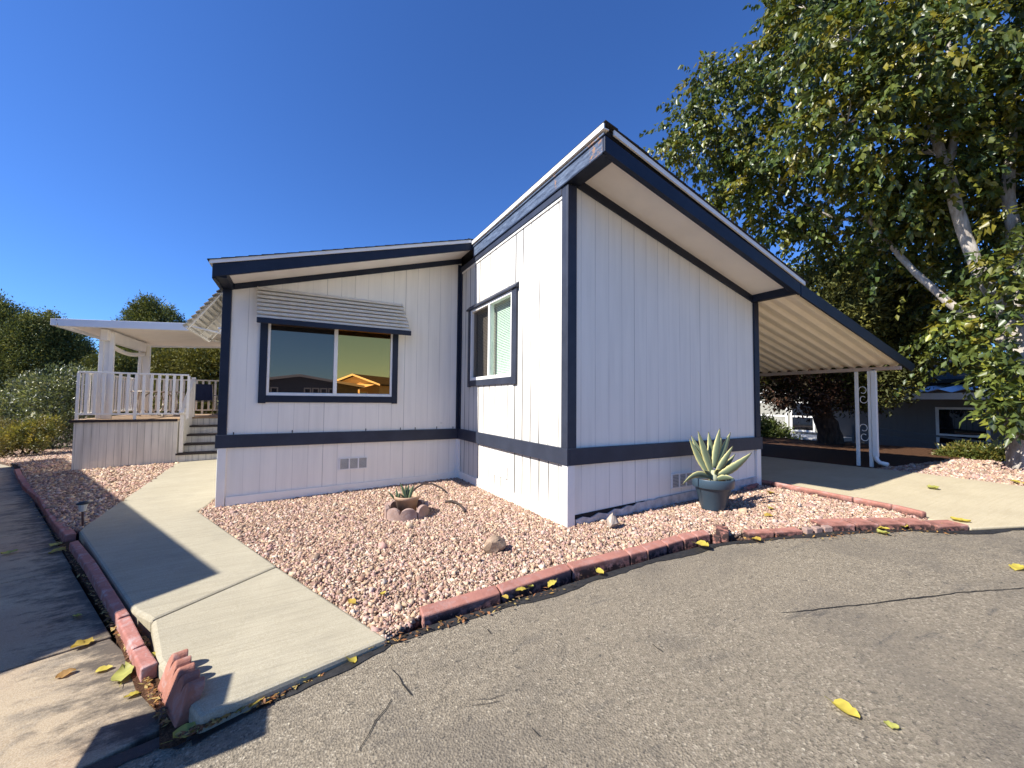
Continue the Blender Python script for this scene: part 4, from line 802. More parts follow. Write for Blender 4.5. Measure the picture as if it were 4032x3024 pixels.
for i, (u, v, off, sz, k, lab) in enumerate([
 (259, 2656, ST, .075, 3, 'curled brown leaf on the sunlit concrete strip, furthest left'), (410, 2638, ST, .07, 0, 'bright yellow leaf on the sunlit concrete strip beside the big green one'), (487, 2665, ST, .13, 2, 'largest greenish leaf on the concrete strip against the red block'),
 (520, 2740, ST, .065, 0, 'small yellow leaf on the concrete strip beside the scalloped edging'), (301, 2430, ST, .07, 2, 'shaded leaf on the concrete strip above the crack joint'), (323, 2543, ST, .11, 1, 'long dry leaf half in shade at the shadow edge on the strip'),
 (38, 2180, ST, .11, 2, 'shaded leaf on the strip at the left border of the picture'), (218, 2150, ST, .13, 2, 'upper one of two shaded leaves at the foot of the walkway corner'), (224, 2172, ST, .12, 1, 'lower one of two shaded leaves at the foot of the walkway corner'),
 (612, 2583, -.03, .07, 0, 'yellow leaf wedged between red block and slab edge'), (748, 2890, RD-.03, .12, 2, 'large pale green leaf on the asphalt in the dark shadow'), (928, 2800, RD-.02, .085, 0, 'yellow leaf at the foot of the slab beside the shadow corner'),
 (1012, 2762, RD-.01, .07, 1, 'orange leaf in the dirt just right of the shadow corner'), (1195, 2665, RD, .075, 2, 'pale leaf standing on edge against the slab front'), (1378, 2600, RD, .08, 0, 'yellow leaf in the gap in front of the slab tip'), (1450, 2550, RD+.01, .07, 1, 'dry leaf in the gap nearest the slab tip'),
 (1508, 2340, GV, .055, 0, 'small yellow leaf on gravel near the slab edge'), (1385, 2372, GV, .07, 1, 'dry tan leaf on gravel touching the slab edge'), (1988, 2352, RD+.03, .06, 1, 'small leaf at the joint of the first two long red blocks'), (2050, 2325, RD+.02, .09, 0, 'left yellow leaf of the pair against the second long red block'), (2085, 2312, RD+.01, .08, 2, 'green leaf of the pair against the second long red block'), (2173, 2302, RD+.02, .09, 0, 'pointed leaf at the right end of the second long red block'),
 (2363, 2255, RD+.02, .08, 0, 'small leaf on the tar at the third long red block'), (2765, 2148, RD+.03, .15, 0, 'curved yellow leaf leaning on the last short red block'), (2977, 2124, RD+.02, .10, 1, 'yellow leaf at the foot of the bend of the red border'),
 (3332, 2800, RD, .105, 0, 'long folded yellow leaf lying in the open asphalt'), (3510, 2862, RD, .05, 2, 'tiny yellow leaf in the open asphalt nearest the picture bottom'), (4010, 2238, RD, .12, 0, 'yellow leaf on the asphalt at the right border of the picture'),
 (3478, 2103, RD, .12, 2, 'greenish leaf on the tar edge below the sunken bricks'), (3478, 2083, -.03, .10, 0, 'upper yellow leaf at the middle of the sunken bricks'), (3555, 2076, -.03, .11, 0, 'yellow leaf at the right part of the sunken bricks'), (3683, 2074, -.03, .14, 0, 'yellow leaf between the sunken row and the lone brick'), (3780, 2054, -.02, .14, 0, 'yellow leaf at the driveway corner next to the lone brick'),
 (3673, 1924, DV, .16, 2, 'greenish leaf lying alone on the sunlit driveway'), (3030, 1942, GV, .12, 0, 'yellow leaf in gravel closest to the red kerb and house corner'), (3035, 2003, GV, .10, 0, 'yellow leaf in gravel below the agave shadow tips'), (3028, 2031, GV, .10, 1, 'orange leaf in gravel, lowest of three right of the pot'), (4010, 1903, -.02, .16, 0, 'yellow leaf in the gravel beyond the driveway, at the picture border')]):
    fleaf(u, v, off, sz, k+4*(i % 2), random.uniform(0, 6.28), lab)
# litter in the road gap (uncountable bits)
pts = []
for (u0, v0), (u1, v1), nn_, off in [((700, 2905), (1480, 2560), 420, -.05), ((650, 2850), (560, 2640), 200, -.07), ((1500, 2540), (2300, 2282), 110, RD+.004), ((2900, 2128), (3780, 2085), 160, RD+.006), ((420, 2300), (600, 2560), 160, -.10), ((120, 1960), (250, 2170), 220, -.075), ((270, 2180), (530, 2600), 240, -.075)]:
    for _ in range(nn_):
        t = random.random(); pts.append((onG(u0+(u1-u0)*t+random.gauss(0, 9), v0+(v1-v0)*t+random.gauss(0, 9), off), ))
C_ = np.array([p[0] for p in pts]); n_ = len(C_)
def cards(C, ax, sd, ln, wd): return np.stack([C-ax*ln[:, None]/2, C+sd*wd[:, None]/2, C+ax*ln[:, None]/2, C-sd*wd[:, None]/2], 1)
th = RNG.uniform(0, 6.28, n_); ax = np.c_[np.cos(th), np.sin(th), RNG.normal(0, .25, n_)]; sd = np.c_[-np.sin(th), np.cos(th), RNG.normal(0, .3, n_)]
v = cards(C_+np.c_[np.zeros(n_), np.zeros(n_), RNG.uniform(.003, .014, n_)], ax, sd, RNG.uniform(.012, .05, n_), RNG.uniform(.005, .02, n_)).reshape(-1, 3)
lc = np.array([(.30, .13, .05), (.42, .24, .07), (.20, .10, .05), (.45, .33, .12), (.12, .07, .04)])[RNG.integers(0, 5, n_)]
tag(npmesh('leaf_litter', v, np.arange(4*n_).reshape(-1, 4), M['fallen'], cols=np.repeat(lc, 4, 0)), kind='stuff')
# ================================================================== TREES
def leaves(name, C, AX, SD, ln, wd, col, mat, parent, fold=.25):
    n_ = len(C); AX = AX/np.linalg.norm(AX, axis=1)[:, None]; SD = SD-AX*np.sum(AX*SD, 1)[:, None]; SD /= np.linalg.norm(SD, axis=1)[:, None]+1e-9; N = np.cross(AX, SD)
    b = C; t = C+AX*ln[:, None]; mid = C+AX*(ln*.42)[:, None]; l = mid+SD*(wd/2)[:, None]+N*(wd*fold)[:, None]; r = mid-SD*(wd/2)[:, None]+N*(wd*fold)[:, None]
    v = np.stack([b, r, t, l], 1).reshape(-1, 3); q = 4*np.arange(n_)[:, None]
    f = np.concatenate([q+np.array([[0, 1, 2]]), q+np.array([[0, 2, 3]])], 1).reshape(-1, 3)
    return npmesh(name, v, f, M[mat], parent, cols=np.repeat(col, 4, 0))
def unit(n_): d = RNG.normal(0, 1, (n_, 3)); return d/np.linalg.norm(d, axis=1)[:, None]
def pick_cols(pal, n_, jit=.2): return np.array(pal)[RNG.integers(0, len(pal), n_)]*RNG.uniform(1-jit, 1+jit, (n_, 1))
def twigcrown(blobs, ntw, k, droop, ln, wd, pal, twl=.7, shell=.55, hang=.6):
    """blobs (center, radius, weight); twigs start inside a blob and grow outwards, drooping, each carrying k leaves"""
    Cb = np.array([b[0] for b in blobs]); Rb = np.array([b[1] for b in blobs]); w = np.array([b[1]**2*(b[2] if len(b) > 2 else 1) for b in blobs]); w /= w.sum()
    i = RNG.choice(len(blobs), ntw, p=w); d = unit(ntw); d[:, 2] *= .8; rr = Rb[i]*RNG.uniform(shell, 1.0, ntw)**.6
    p = Cb[i]+d*rr[:, None]*RNG.uniform(.75, 1, (ntw, 1)); g = d+RNG.normal(0, .45, (ntw, 3)); g /= np.linalg.norm(g, axis=1)[:, None]
    L_ = twl*RNG.uniform(.5, 1.3, ntw); hue = pick_cols(pal, ntw, .18)
    C = []; AX = []; SD = []; CO = []
    for j in range(k):
        u = (j+.5)/k-.25; q = p+g*(L_*u)[:, None]; q[:, 2] -= droop*L_*max(u, 0)**2
        tdir = g.copy(); tdir[:, 2] -= 2*droop*max(u, 0); rnd = unit(ntw); rnd -= tdir*np.sum(rnd*tdir, 1)[:, None]
        a = rnd*.9+tdir*.5; a[:, 2] -= hang
        C.append(q+rnd*.03); AX.append(a); SD.append(np.cross(a, unit(ntw)*.9+np.array([0, 0, 1.0]))); CO.append(hue*RNG.uniform(.8, 1.2, (ntw, 1)))
    C = np.concatenate(C); AX = np.concatenate(AX); SD = np.concatenate(SD); CO = np.concatenate(CO); m_ = len(C)
    return C, AX, SD, ln*RNG.uniform(.65, 1.25, m_), wd*RNG.uniform(.65, 1.2, m_), CO, p
# --- big broadleaf tree on the right
tb = np.array((8.55, -1.72, G0(8.5, -1.7)-.15))
BT = thing('broadleaf_tree', 'tall broadleaf tree with pale trunk and spreading yellow green crown over the carport', 'tree', tuple(tb))
BL = [(1478, 268, 9.9, 62), (1450, 320, 9.8, 45), (1530, 175, 9.9, 62), (1520, 330, 9.7, 85), (1590, 250, 9.6, 110), (1610, 400, 9.6, 95), (1560, 420, 9.9, 45), (1690, 130, 9.3, 110), (1700, 330, 9.2, 130), (1690, 480, 9.6, 80), (1740, 20, 9.0, 100), (1840, 90, 7.4, 150), (1830, 270, 7.6, 150), (1830, 450, 9.3, 140), (1980, 120, 7.0, 170), (1990, 330, 7.6, 150), (1950, 560, 12.6, 150), (2120, 60, 7.6, 180), (2140, 270, 7.5, 170), (2120, 480, 9.3, 150), (2080, 660, 9.4, 130), (2210, 640, 7.6, 130), (2260, 400, 7.2, 200), (2300, 150, 7.0, 220), (1990, -60, 8.4, 200), (2200, -120, 7.6, 240), (1790, -80, 9.2, 150), (1790, 590, 12.8, 90), (1880, 660, 12.8, 100), (2150, 780, 8.2, 70), (2040, 760, 8.6, 60), (2420, 500, 7.4, 250), (2450, 200, 7.2, 300), (1900, 540, 8.6, 55), (1990, 590, 8.4, 50), (2020, 480, 8.2, 70), (1960, 420, 8.0, 90)]
blobs = [(atd(u, v, d), px/854*d*.92, 1.0) for u, v, d, px in BL]
PALT = [(.120, .135, .022), (.085, .112, .020), (.155, .155, .022), (.060, .09, .02), (.19, .165, .02), (.10, .12, .024), (.07, .10, .026)]
C, AX, SD, ln, wd, co, tw = twigcrown(blobs, 4700, 17, .6, .145, .095, PALT, .75, .30, .8)
# lower epicormic sprays along the trunk, young and bright
BL2 = [(2150, 740, 6.8, 40), (2175, 810, 6.7, 42), (2160, 880, 6.6, 32), (2190, 860, 6.6, 38), (2195, 910, 6.5, 25), (2055, 690, 7.3, 20), (2080, 760, 7.2, 24)]
BL3 = [(2150, 600, 6.9, 45), (2185, 560, 6.7, 60), (2120, 560, 7.1, 40), (2205, 650, 6.5, 60), (2170, 690, 6.7, 45), (2195, 470, 6.9, 60), (2060, 700, 7.6, 45), (2120, 800, 7.6, 50), (2090, 630, 7.4, 40)]
bl2 = [(atd(u, v, d), px/854*d, 1.0) for u, v, d, px in BL2]
C2, AX2, SD2, ln2, wd2, co2, _ = twigcrown(bl2, 105, 9, .4, .15, .10, [(.15, .18, .035), (.24, .25, .035), (.09, .12, .03), (.07, .10, .03)], .35, .3, .5)
C3, AX3, SD3, ln3, wd3, co3, _ = twigcrown([(atd(u, v, d), px/854*d, 1.0) for u, v, d, px in BL3], 120, 10, .5, .145, .095, PALT, .45, .3, .7)
C2, AX2, SD2, ln2, wd2, co2 = [np.concatenate(q) for q in ((C2, C3), (AX2, AX3), (SD2, SD3), (ln2, ln3), (wd2, wd3), (co2, co3))]
leaves('crown', np.r_[C, C2], np.r_[AX, AX2], np.r_[SD, SD2], np.r_[ln, ln2], np.r_[wd, wd2], np.r_[co, co2], 'leaf', BT)
m = MB()
def limb(m, pts, n=10):
    P = [np.array(atd(u, v, d)) for u, v, d, r in pts]; rs = [r for *_, r in pts]
    # smooth with catmull
    Q = []; RR = []
    for i in range(len(P)-1):
        p0, p1, p2, p3 = P[max(i-1, 0)], P[i], P[i+1], P[min(i+2, len(P)-1)]
        for s in range(4):
            t = s/4; Q.append(.5*((2*p1)+(-p0+p2)*t+(2*p0-5*p1+4*p2-p3)*t*t+(-p0+3*p1-3*p2+p3)*t**3)+RNG.normal(0, rs[i]*.06, 3)); RR.append((rs[i]*(1-t)+rs[i+1]*t)*random.uniform(.94, 1.06))
    Q.append(P[-1]); RR.append(rs[-1]); m.tube(Q, RR, n)
limb(m, [(2222, 1030, 6.75, .30), (2220, 960, 6.75, .245), (2214, 880, 6.8, .225), (2212, 800, 6.9, .21), (2206, 740, 7.0, .19), (2190, 680, 7.1, .16)])
limb(m, [(2206, 740, 7.0, .13), (2168, 680, 7.1, .11), (2128, 610, 7.2, .105), (2095, 535, 7.3, .10), (2068, 455, 7.35, .097), (2050, 380, 7.4, .092), (2028, 320, 7.5, .075), (2005, 240, 7.7, .06), (1985, 150, 7.9, .04)])
limb(m, [(2045, 360, 7.4, .07), (2058, 320, 7.4, .062), (2060, 250, 7.45, .05), (2050, 120, 7.6, .035), (2045, 0, 7.7, .025)])
limb(m, [(2210, 770, 6.95, .10), (2120, 700, 7.3, .075), (2045, 650, 7.7, .066), (1975, 585, 8.1, .06), (1915, 520, 8.5, .052), (1840, 430, 8.9, .05), (1760, 360, 9.2, .035), (1640, 300, 9.5, .02)])
limb(m, [(2190, 690, 7.1, .12), (2195, 560, 7.2, .11), (2180, 420, 7.3, .09), (2185, 250, 7.4, .07), (2170, 80, 7.6, .05)])
limb(m, [(2000, 230, 7.7, .045), (1930, 180, 8.3, .04), (1850, 150, 8.8, .03), (1760, 110, 9.2, .018)])
limb(m, [(1880, 470, 8.7, .04), (1800, 470, 9.2, .03), (1700, 420, 9.5, .018), (1600, 380, 9.7, .01)])
for q in tw[RNG.choice(len(tw), 220, replace=False)]:
    c = blobs[int(np.argmin([np.linalg.norm(b[0]-q) for b in blobs]))][0]; mid = (c+q)/2+RNG.normal(0, .12, 3); m.tube([c, mid, q], [.014, .010, .004], 5, cap=False)
m.build('trunk', M['bark'], BT, smooth=True)
# --- juniper behind the carport
jb = np.array((10.4, 2.2, -.45)); J = thing('juniper_tree', 'dark juniper with a thick leaning brown trunk behind the carport', 'tree', tuple(jb))
jf = float(np.dot(jb-CAM, CF))
JL = [(1790, 660, 90), (1850, 720, 90), (1900, 660, 80), (1760, 620, 40), (1930, 740, 75), (1870, 610, 70), (1960, 790, 50), (1740, 815, 60), (1690, 835, 42), (1830, 820, 70), (1900, 820, 60), (1650, 810, 40), (1800, 760, 80), (1960, 690, 60)]
jbl = [(atd(u, v, jf+RNG.uniform(-1.2, 1.0)), px/854*jf*.95, 1.0) for u, v, px in JL]
jbl += [(np.array(q), r, 1.0) for q, r in (((7.4, 1.6, 3.05), .8), ((7.4, 3.2, 3.1), .9), ((7.4, 5.0, 3.1), .95), ((7.5, 6.8, 3.1), .95), ((8.6, 3.0, 4.2), 1.0), ((8.6, 5.0, 4.3), 1.1))]  # foliage added above the carport roof, mostly hidden, to shade the ground beyond
def tufts(blobs, ncl, k, size, pal, spread=.16, up=.5, shell=.4):
    Cb = np.array([b[0] for b in blobs]); Rb = np.array([b[1] for b in blobs]); w = Rb**2/(Rb**2).sum(); i = RNG.choice(len(blobs), ncl, p=w); d = unit(ncl)
    p = Cb[i]+d*(Rb[i]*RNG.uniform(shell, 1, ncl)**.5)[:, None]; hue = pick_cols(pal, ncl, .25); n_ = ncl*k
    c = np.repeat(p, k, 0)+RNG.normal(0, spread*.5, (n_, 3)); a = np.repeat(d, k, 0)+RNG.normal(0, .7, (n_, 3)); a[:, 2] += up
    return c, a, unit(n_), size*RNG.uniform(.6, 1.4, n_), size*.42*RNG.uniform(.6, 1.3, n_), np.repeat(hue, k, 0)*RNG.uniform(.75, 1.25, (n_, 1))
c, a, s, l_, w_, co = tufts(jbl, 4600, 20, .11, [(.115, .115, .026), (.085, .09, .024), (.15, .14, .03), (.065, .07, .022)], .22, .35)
leaves('crown', c, a, s, l_, w_, co, 'needle', J)
c, a, s, l_, w_, co = tufts([(atd(1735, 838, jf-.6), .75), (atd(1690, 828, jf-.8), .6), (atd(1850, 828, jf-.6), .75), (atd(1780, 840, jf-.6), .5)], 420, 14, .11, [(.07, .032, .018), (.045, .025, .016), (.04, .03, .018)], .2, 0)
leaves('dry_foliage', c, a, s, l_, w_, co, 'needle', J)
m = MB(); limb(m, [(1800, 985, jf, .34), (1790, 930, jf, .26), (1772, 880, jf, .23), (1765, 840, jf-.1, .19), (1790, 780, jf, .14), (1820, 700, jf, .09)]); limb(m, [(1772, 870, jf, .12), (1720, 835, jf-.2, .08), (1660, 815, jf-.4, .04)]); limb(m, [(1772, 860, jf, .12), (1830, 820, jf, .08), (1900, 790, jf, .05)]); m.build('trunk', M['barkd'], J, smooth=True)
# --- shrubs
def shrub(name, label, blobs, ncl, k, size, pal, cat='shrub', group=None, up=.6, flowers=None, stems=6):
    base = min(b[0][2]-b[1] for b in blobs); c0 = np.mean([b[0] for b in blobs], 0); t = thing(name, label, cat, (c0[0], c0[1], base), group)
    c, a, s, l_, w_, co = tufts(blobs, ncl, k, size, pal, size*1.6, up); leaves('foliage', c, a, s, l_, w_, co, 'leaf', t)
    m = MB()
    for j in range(stems): b = blobs[j % len(blobs)]; m.tube([(c0[0]+random.uniform(-.2, .2), c0[1]+random.uniform(-.2, .2), base-.1), tuple(b[0])], [.025, .01], 5)
    m.build('stem', M['barkd'], t)
    if flowers:
        nf, fs = flowers; Cb = np.array([b[0] for b in blobs]); Rb = np.array([b[1] for b in blobs]); i = RNG.choice(len(blobs), nf); d = unit(nf); d[:, 2] = abs(d[:, 2])*.8; d -= .5*CF; d /= np.linalg.norm(d, axis=1)[:, None]; p = Cb[i]+d*Rb[i][:, None]*1.02; kk = 6
        for q in range(nf): leaves('flower', np.repeat(p[q:q+1], kk, 0), np.repeat(d[q:q+1], kk, 0)+unit(kk)*.9, unit(kk), np.full(kk, fs), np.full(kk, fs*.8), np.tile([[.80, .80, .76]], (kk, 1)), 'leaf', t)
    return t
def bl(L_): return [(atd(u, v, d), px/854*d, 1) for u, v, d, px in L_]
shrub('flowering_bush', 'large rounded bush dotted with white flowers left of the deck', bl([(130, 850, 14.5, 60), (70, 880, 15, 65), (150, 900, 14.3, 50), (20, 905, 15.5, 55), (110, 930, 14.5, 45), (180, 840, 14.8, 40), (60, 940, 15, 35)]), 1500, 12, .12, [(.15, .17, .075), (.11, .13, .06), (.20, .20, .10), (.08, .10, .045)], flowers=(98, .055))
shrub('low_shrub', 'low yellow green shrub at the gravel edge in front of the white flowered bush', bl([(60, 935, 12.5, 28), (95, 925, 12.8, 25), (30, 950, 12.2, 25), (80, 955, 12.3, 18)]), 420, 12, .075, [(.24, .21, .045), (.18, .18, .04), (.29, .23, .05), (.14, .15, .04)])
shrub('low_shrub', 'low olive shrub at the far left picture border by the strip end', bl([(5, 935, 12.6, 30), (0, 965, 12.0, 22), (-40, 940, 12.5, 40), (20, 968, 11.9, 14)]), 300, 12, .075, [(.17, .14, .05), (.13, .12, .04), (.20, .17, .06)])
shrub('ground_ivy', 'patch of leafy green ground cover beside the house corner under the carport', bl([(1668, 940, 13.5, 26), (1645, 930, 13.5, 24), (1700, 950, 13.3, 16)]), 260, 12, .12, [(.12, .15, .035), (.09, .12, .03), (.15, .17, .05)], cat='ground cover')
shrub('ground_ivy', 'patch of leafy green ground cover at the foot of the big pale trunk', bl([(2080, 985, 8.2, 22), (2120, 990, 8.0, 20), (2050, 985, 8.4, 14), (2150, 985, 7.8, 18)]), 420, 12, .07, [(.13, .14, .03), (.09, .11, .025), (.18, .15, .03)], cat='ground cover')
# --- conifers on the left
def conifer(label, L_, base_uvd, ncl, k, size, pal, tr=.25, group='conifers beyond the deck', sprd=2.2):
    b = bl(L_); bx = atd(*base_uvd); gz = terrain(bx[0], bx[1]); t = thing('pine_tree', label, 'tree', (bx[0], bx[1], gz), group)
    c, a, s, l_, w_, co = tufts(b, ncl, k, size, pal, size*sprd, .3, .25); leaves('crown', c, a, s, l_, w_, co, 'needle', t)
    m = MB(); top = max(b, key=lambda q: q[0][2])[0]; m.tube([(bx[0], bx[1], gz-.2), ((bx[0]+top[0])/2, (bx[1]+top[1])/2, (gz+top[2])/2), tuple(top)], [tr, tr*.7, tr*.2], 8)
    for q in b: m.tube([(bx[0]+(top[0]-bx[0])*.5, bx[1]+(top[1]-bx[1])*.5, q[0][2]-q[1]*.6), tuple(q[0])], [tr*.35, tr*.1], 5)
    m.build('trunk', M['barkd'], t)
PG = [(.15, .165, .045), (.115, .135, .04), (.19, .19, .05), (.085, .105, .035)]
conifer('broad dark pine at the left border of the picture', [(20, 700, 30, 40), (-30, 680, 30, 45), (70, 730, 30, 50), (110, 720, 31, 35), (20, 780, 30, 60), (90, 790, 30, 55), (140, 750, 31, 40), (160, 790, 31, 35), (40, 850, 30, 55), (120, 840, 30, 50), (-30, 820, 30, 60), (175, 760, 31, 20), (105, 690, 31, 15), (185, 830, 31, 35)], (70, 930, 30), 5200, 20, .18, PG, .35)
conifer('round topped pine rising above the flat patio cover', [(300, 668, 42, 13), (318, 656, 42, 13), (334, 664, 42, 15), (288, 688, 42, 15), (312, 690, 42, 18), (345, 690, 42, 16), (362, 676, 42, 11), (378, 690, 42, 11), (266, 704, 42, 11), (385, 712, 42, 14), (325, 730, 42, 40), (300, 760, 42, 45), (360, 770, 42, 40), (262, 735, 42, 25)], (325, 930, 42), 2600, 18, .24, PG, .4)
conifer('olive green conifer filling the view under the patio cover on the right', [(440, 790, 24, 45), (400, 800, 24, 40), (470, 800, 24, 45), (430, 850, 24, 45), (380, 860, 24, 35), (480, 860, 24, 40), (500, 770, 24, 40), (360, 790, 24, 30)], (440, 960, 24), 1900, 17, .2, [(.15, .14, .03), (.115, .115, .025), (.18, .16, .034)], .25)
conifer('darker conifer seen between the left posts of the patio cover', [(280, 800, 27, 40), (310, 830, 27, 40), (250, 830, 27, 40), (225, 800, 27, 35), (300, 870, 27, 40), (240, 870, 27, 40), (330, 880, 27, 30), (205, 860, 27, 30)], (280, 960, 27), 1600, 17, .21, [(.10, .11, .03), (.075, .09, .026), (.13, .13, .032)], .25)
# distant wood that closes the view between and behind
TL = []
for k in range(60):
    x = -75+k*2.4+random.uniform(-1, 1); y = 62+random.uniform(-6, 8)+(k > 30)*(k-30)*.1; TL.append((np.array((x, y, random.uniform(.2, 1.6))), random.uniform(1.8, 3.0), 1))
c, a, s, l_, w_, co = tufts(TL, 2600, 9, .7, [(.06, .075, .025), (.045, .06, .022), (.08, .085, .03)], 1.3, .3)
tag(leaves('distant_wood', c, a, s, l_, w_, co, 'needle', None), kind='stuff')
# ================================================================== RIGHT NEIGHBOUR
NX = 15.0; gn = -.85
RN = thing('neighbour_house', 'grey neighbour house in deep shade under a blue white corrugated awning', 'house', (NX, 0, gn))
def nz(v, u=3700): return None
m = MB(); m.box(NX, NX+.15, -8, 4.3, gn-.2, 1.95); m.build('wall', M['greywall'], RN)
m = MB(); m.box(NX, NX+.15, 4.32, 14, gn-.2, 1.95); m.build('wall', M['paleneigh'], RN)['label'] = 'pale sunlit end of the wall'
m = MB(); m.pxz([(NX-.3, 2.10), (NX+5.0, 3.15), (NX+10, 2.10), (NX+10, 1.98), (NX+5, 3.0), (NX-.3, 1.98)], -8.3, 14.3); m.build('roof', M['shingle'], RN)
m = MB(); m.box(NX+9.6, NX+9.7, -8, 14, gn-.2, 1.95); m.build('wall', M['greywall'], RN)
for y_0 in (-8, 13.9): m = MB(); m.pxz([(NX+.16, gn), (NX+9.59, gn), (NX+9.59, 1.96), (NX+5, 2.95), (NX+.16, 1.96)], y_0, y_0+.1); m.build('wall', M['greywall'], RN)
m = MB(); ax_ = 13.0; ys_ = np.arange(-6.5, 4.3, .045); zz = lambda x, y: (1.66 if x < 14 else 1.84)+.10*abs(((y/.52) % 1)*2-1)
vv = [(x, y, zz(x, y)) for x in (ax_, NX-.01) for y in ys_]; n0 = len(ys_); m.add(vv, [(i, i+1, n0+i+1, n0+i) for i in range(n0-1)]); m.build('awning', M['bluesheet'], RN)
m = MB(); m.box(ax_-.09, ax_, -6.6, 4.3, 1.47, 1.645); m.build('gutter', M['lightwall'], RN)
m = MB(); m.box(NX-.25, NX-.01, 4.32, 14, 1.70, 1.90); m.build('gutter', M['lightwall'], RN)
for y0, y1, z0, z1, gm in ((.0, 1.1, -.45, 1.25, 'glassD'), (5.35, 6.5, .2, 1.4, 'curtain'), (4.38, 5.25, .2, 1.4, 'glassD')):
    m = MB(); t = .07; m.box(NX-.04, NX-.001, y0, y0+t, z0, z1); m.box(NX-.04, NX-.001, y1-t, y1, z0, z1); m.box(NX-.04, NX-.001, y0+t, y1-t, z0, z0+t); m.box(NX-.04, NX-.001, y0+t, y1-t, z1-t, z1); m.box(NX-.04, NX-.001, y0+t, y1-t, (z0+z1)/2-.03, (z0+z1)/2+.03)
    wn = m.build('window', M['lightwall'], RN); m = MB(); m.box(NX-.02, NX-.004, y0+t, y1-t, z0+t, z1-t); m.build('pane', M[gm], wn)
RR_ = thing('ramp_rail', 'low dark hand rail sloping along a ramp before the shaded neighbour house', 'handrail', (13.4, 1.5, gn))
m = MB(); m.bar((13.4, 2.6, .62), (12.6, -2.2, .22), .06, .05); m.bar((13.4, 2.6, .42), (12.6, -2.2, .02), .06, .05); m.build('rail', M['greywall'], RR_)
m = MB()
for t in (0, .5, 1): m.box(13.38-.8*t, 13.44-.8*t, 2.57-4.8*t, 2.63-4.8*t, gn-.3, .62-.4*t)
m.build('post', M['greywall'], RR_)
PO = thing('porch_platform', 'pale porch boards and ramp side seen behind the carport posts', 'porch', (13.6, 4, gn))
m = MB(); m.box(13.2, 14.9, 3.2, 6.2, .0, .12); m.pyz([(3.2, -.5), (3.2, .10), (1.4, -.45), (1.4, -.55)], 13.2, 13.25); m.build('platform', M['lightwall'], PO)
# ================================================================== LEFT NEIGHBOUR (out of frame, its roof throws the shadow)
e1 = np.array((-.425, .905)); e2 = np.array((-.905, -.425)); EH = 2.95
tip = np.array((-3.10, .56)); K = tip-np.array((1, -.053))*((EH+.11)/.86)
LN = thing('neighbour_house', 'neighbour house left of the picture whose roof shades the walkway', 'house', (K[0], K[1], -.3))
def lp(a, b, z): q = K+e1*a+e2*b; return (q[0], q[1], z)
Ln_ = 13.6; wdt = 7.2; rise = .25
m = MB(); vv = []
for a in (0, Ln_): vv += [lp(a, 0, EH), lp(a, wdt/2, EH+rise*wdt/2), lp(a, wdt, EH), lp(a, 0, EH-.14), lp(a, wdt/2, EH+rise*wdt/2-.14), lp(a, wdt, EH-.14)]
m.add(vv, [(0, 1, 7, 6), (1, 2, 8, 7), (3, 9, 10, 4), (4, 10, 11, 5), (0, 6, 9, 3), (2, 5, 11, 8), (0, 3, 4, 1), (1, 4, 5, 2), (6, 7, 10, 9), (7, 8, 11, 10)]); m.build('roof', M['shingle'], LN)
m = MB(); q = [lp(.4, .5, -.6), lp(Ln_-.4, .5, -.6), lp(Ln_-.4, wdt-.5, -.6), lp(.4, wdt-.5, -.6), lp(.4, .5, EH-.05), lp(Ln_-.4, .5, EH-.05), lp(Ln_-.4, wdt-.5, EH-.05), lp(.4, wdt-.5, EH-.05)]; m.hexa(q); m.build('wall', M['tanhouse'], LN)
for a in (2, 5.5, 9): 
    m = MB(); m.hexa([lp(a, .46, .9), lp(a+1.5, .46, .9), lp(a+1.5, .499, .9), lp(a, .499, .9), lp(a, .46, 2), lp(a+1.5, .46, 2), lp(a+1.5, .499, 2), lp(a, .499, 2)]); m.build('window', M['glassD'], LN)
# unseen plate and post added outside the left edge to throw the small square shadow
SB = thing('shadow_caster', 'pale plate and post added out of view on the left to cast a shadow', 'shadow caster', (-4.35, -1.12, -.25))
m = MB(); m.box(-4.36, -4.29, -1.135, -.895, .70, 1.18); m.build('caster_plate', M['awnmetal'], SB, bevel=.005)
m = MB(); m.box(-4.40, -4.28, -1.34, -1.137, -.3, 1.27); m.build('pedestal', M['awnmetal'], SB, bevel=.005)
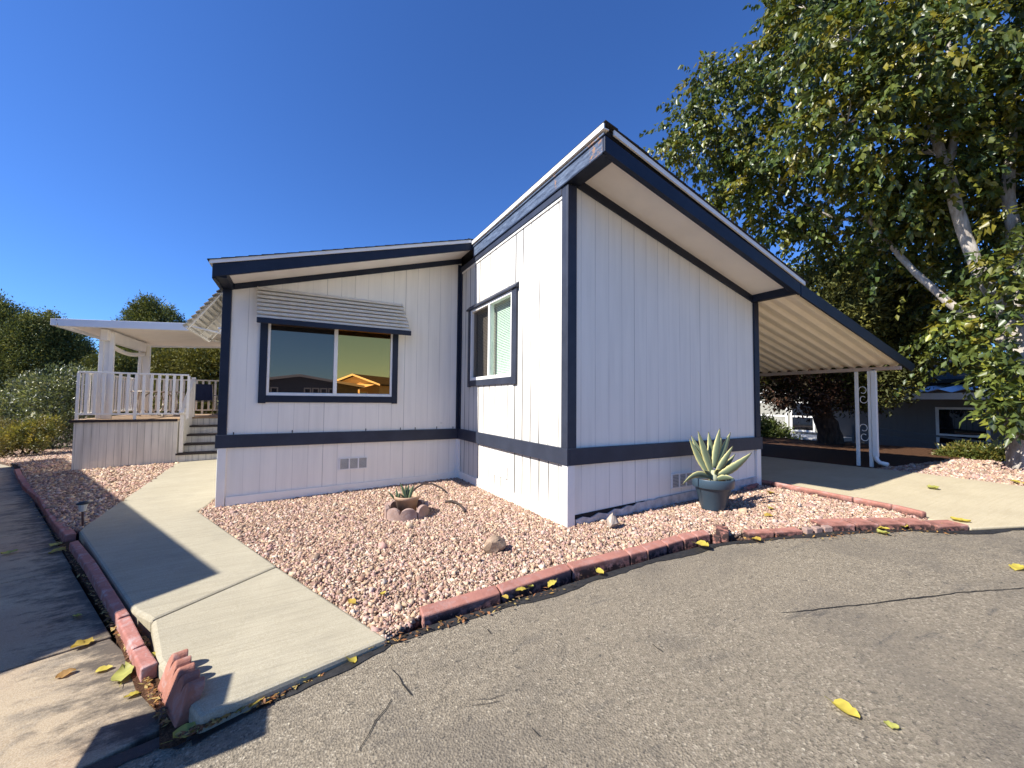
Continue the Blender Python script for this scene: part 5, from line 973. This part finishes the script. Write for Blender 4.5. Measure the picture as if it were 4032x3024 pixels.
# ================================================================== HOUSES ACROSS THE STREET (seen mirrored in the front window)
def across(cx, cy, hw, ev, ap, rot, wall, label, wins, porch=False):
    g = G(cx, cy)-.1; t = thing('street_house', label, 'house', (cx, cy, g)); c, s = math.cos(rot), math.sin(rot)
    def q(x, y, z): return (cx+x*c-y*s, cy+x*s+y*c, z)
    m = MB(); P = [(-hw, g-.3), (hw, g-.3), (hw, ev), (0, ap), (-hw, ev)]; m.prism(P, lambda x, z: q(x, -9, z), lambda x, z: q(x, 0, z)); m.build('wall', M[wall], t)
    for sg in (-1, 1):
        m = MB(); m.add([q(0, .6, ap+.02), q(sg*(hw+.5), .6, ev-.1), q(sg*(hw+.5), -9.3, ev-.1), q(0, -9.3, ap+.02), q(0, .6, ap+.2), q(sg*(hw+.5), .6, ev+.08), q(sg*(hw+.5), -9.3, ev+.08), q(0, -9.3, ap+.2)], [(3, 2, 1, 0), (4, 5, 6, 7), (0, 1, 5, 4), (1, 2, 6, 5), (2, 3, 7, 6), (3, 0, 4, 7)]); m.build('roof', M['shingle'], t)
        m = MB(); m.add([q(0, .66, ap+.0), q(sg*(hw+.5), .66, ev-.12), q(sg*(hw+.5), .61, ev-.12), q(0, .61, ap), q(0, .66, ap+.2), q(sg*(hw+.5), .66, ev+.08), q(sg*(hw+.5), .61, ev+.08), q(0, .61, ap+.2)], [(3, 2, 1, 0), (4, 5, 6, 7), (0, 1, 5, 4), (1, 2, 6, 5), (2, 3, 7, 6), (3, 0, 4, 7)]); m.build('fascia', M['whitemetal'], t)
    for x0, x1, z0, z1 in wins:
        m = MB(); f = .10
        for a, b, e, h in ((x0, x0+f, z0, z1), (x1-f, x1, z0, z1), (x0+f, x1-f, z0, z0+f), (x0+f, x1-f, z1-f, z1)): m.hexa([q(a, .001, e), q(b, .001, e), q(b, .05, e), q(a, .05, e), q(a, .001, h), q(b, .001, h), q(b, .05, h), q(a, .05, h)])
        w_ = m.build('window', M['whitemetal'], t); m = MB(); m.add([q(x0+f, .01, z0+f), q(x1-f, .01, z0+f), q(x1-f, .01, z1-f), q(x0+f, .01, z1-f)], [(0, 1, 2, 3)]); m.build('pane', M['glassD'], w_)
    if porch:
        m = MB(); m.add([q(-hw+.3, .1, ev+.1), q(hw-.3, .1, ev+.1), q(hw-.3, 3.2, ev-.5), q(-hw+.3, 3.2, ev-.5)], [(0, 1, 2, 3)]); m.build('porch_roof', M['soffit'], t)
        for sg in (-1, 1): m = MB(); x_ = sg*(hw-.5); m.add([q(x_-.1, 3, g), q(x_+.1, 3, g), q(x_+.1, 3.1, g), q(x_-.1, 3.1, g), q(x_-.1, 3, ev-.5), q(x_+.1, 3, ev-.5), q(x_+.1, 3.1, ev-.5), q(x_-.1, 3.1, ev-.5)], [(3,2,1,0),(4,5,6,7),(0,1,5,4),(1,2,6,5),(2,3,7,6),(3,0,4,7)]); m.build('porch_post', M['white'], t)
WN = [(-3.3+k*.62, -2.75+k*.62, 1.5, 2.25) for k in range(3)]+[(.35+k*.62, .9+k*.62, 1.5, 2.25) for k in range(4)]
across(-2.5, -27.5, 4.6, 2.45, 3.15, 0, 'greyhouse', 'dark grey gabled house across the street mirrored in the left pane', WN)
across(3.4, -40, 3.2, 3.0, 4.1, .75, 'tanhouse', 'sunlit tan gabled house across the street mirrored in the amber pane', [(-1.6, -.3, 1.0, 2.2), (.4, 1.7, 1.0, 2.2)], True)
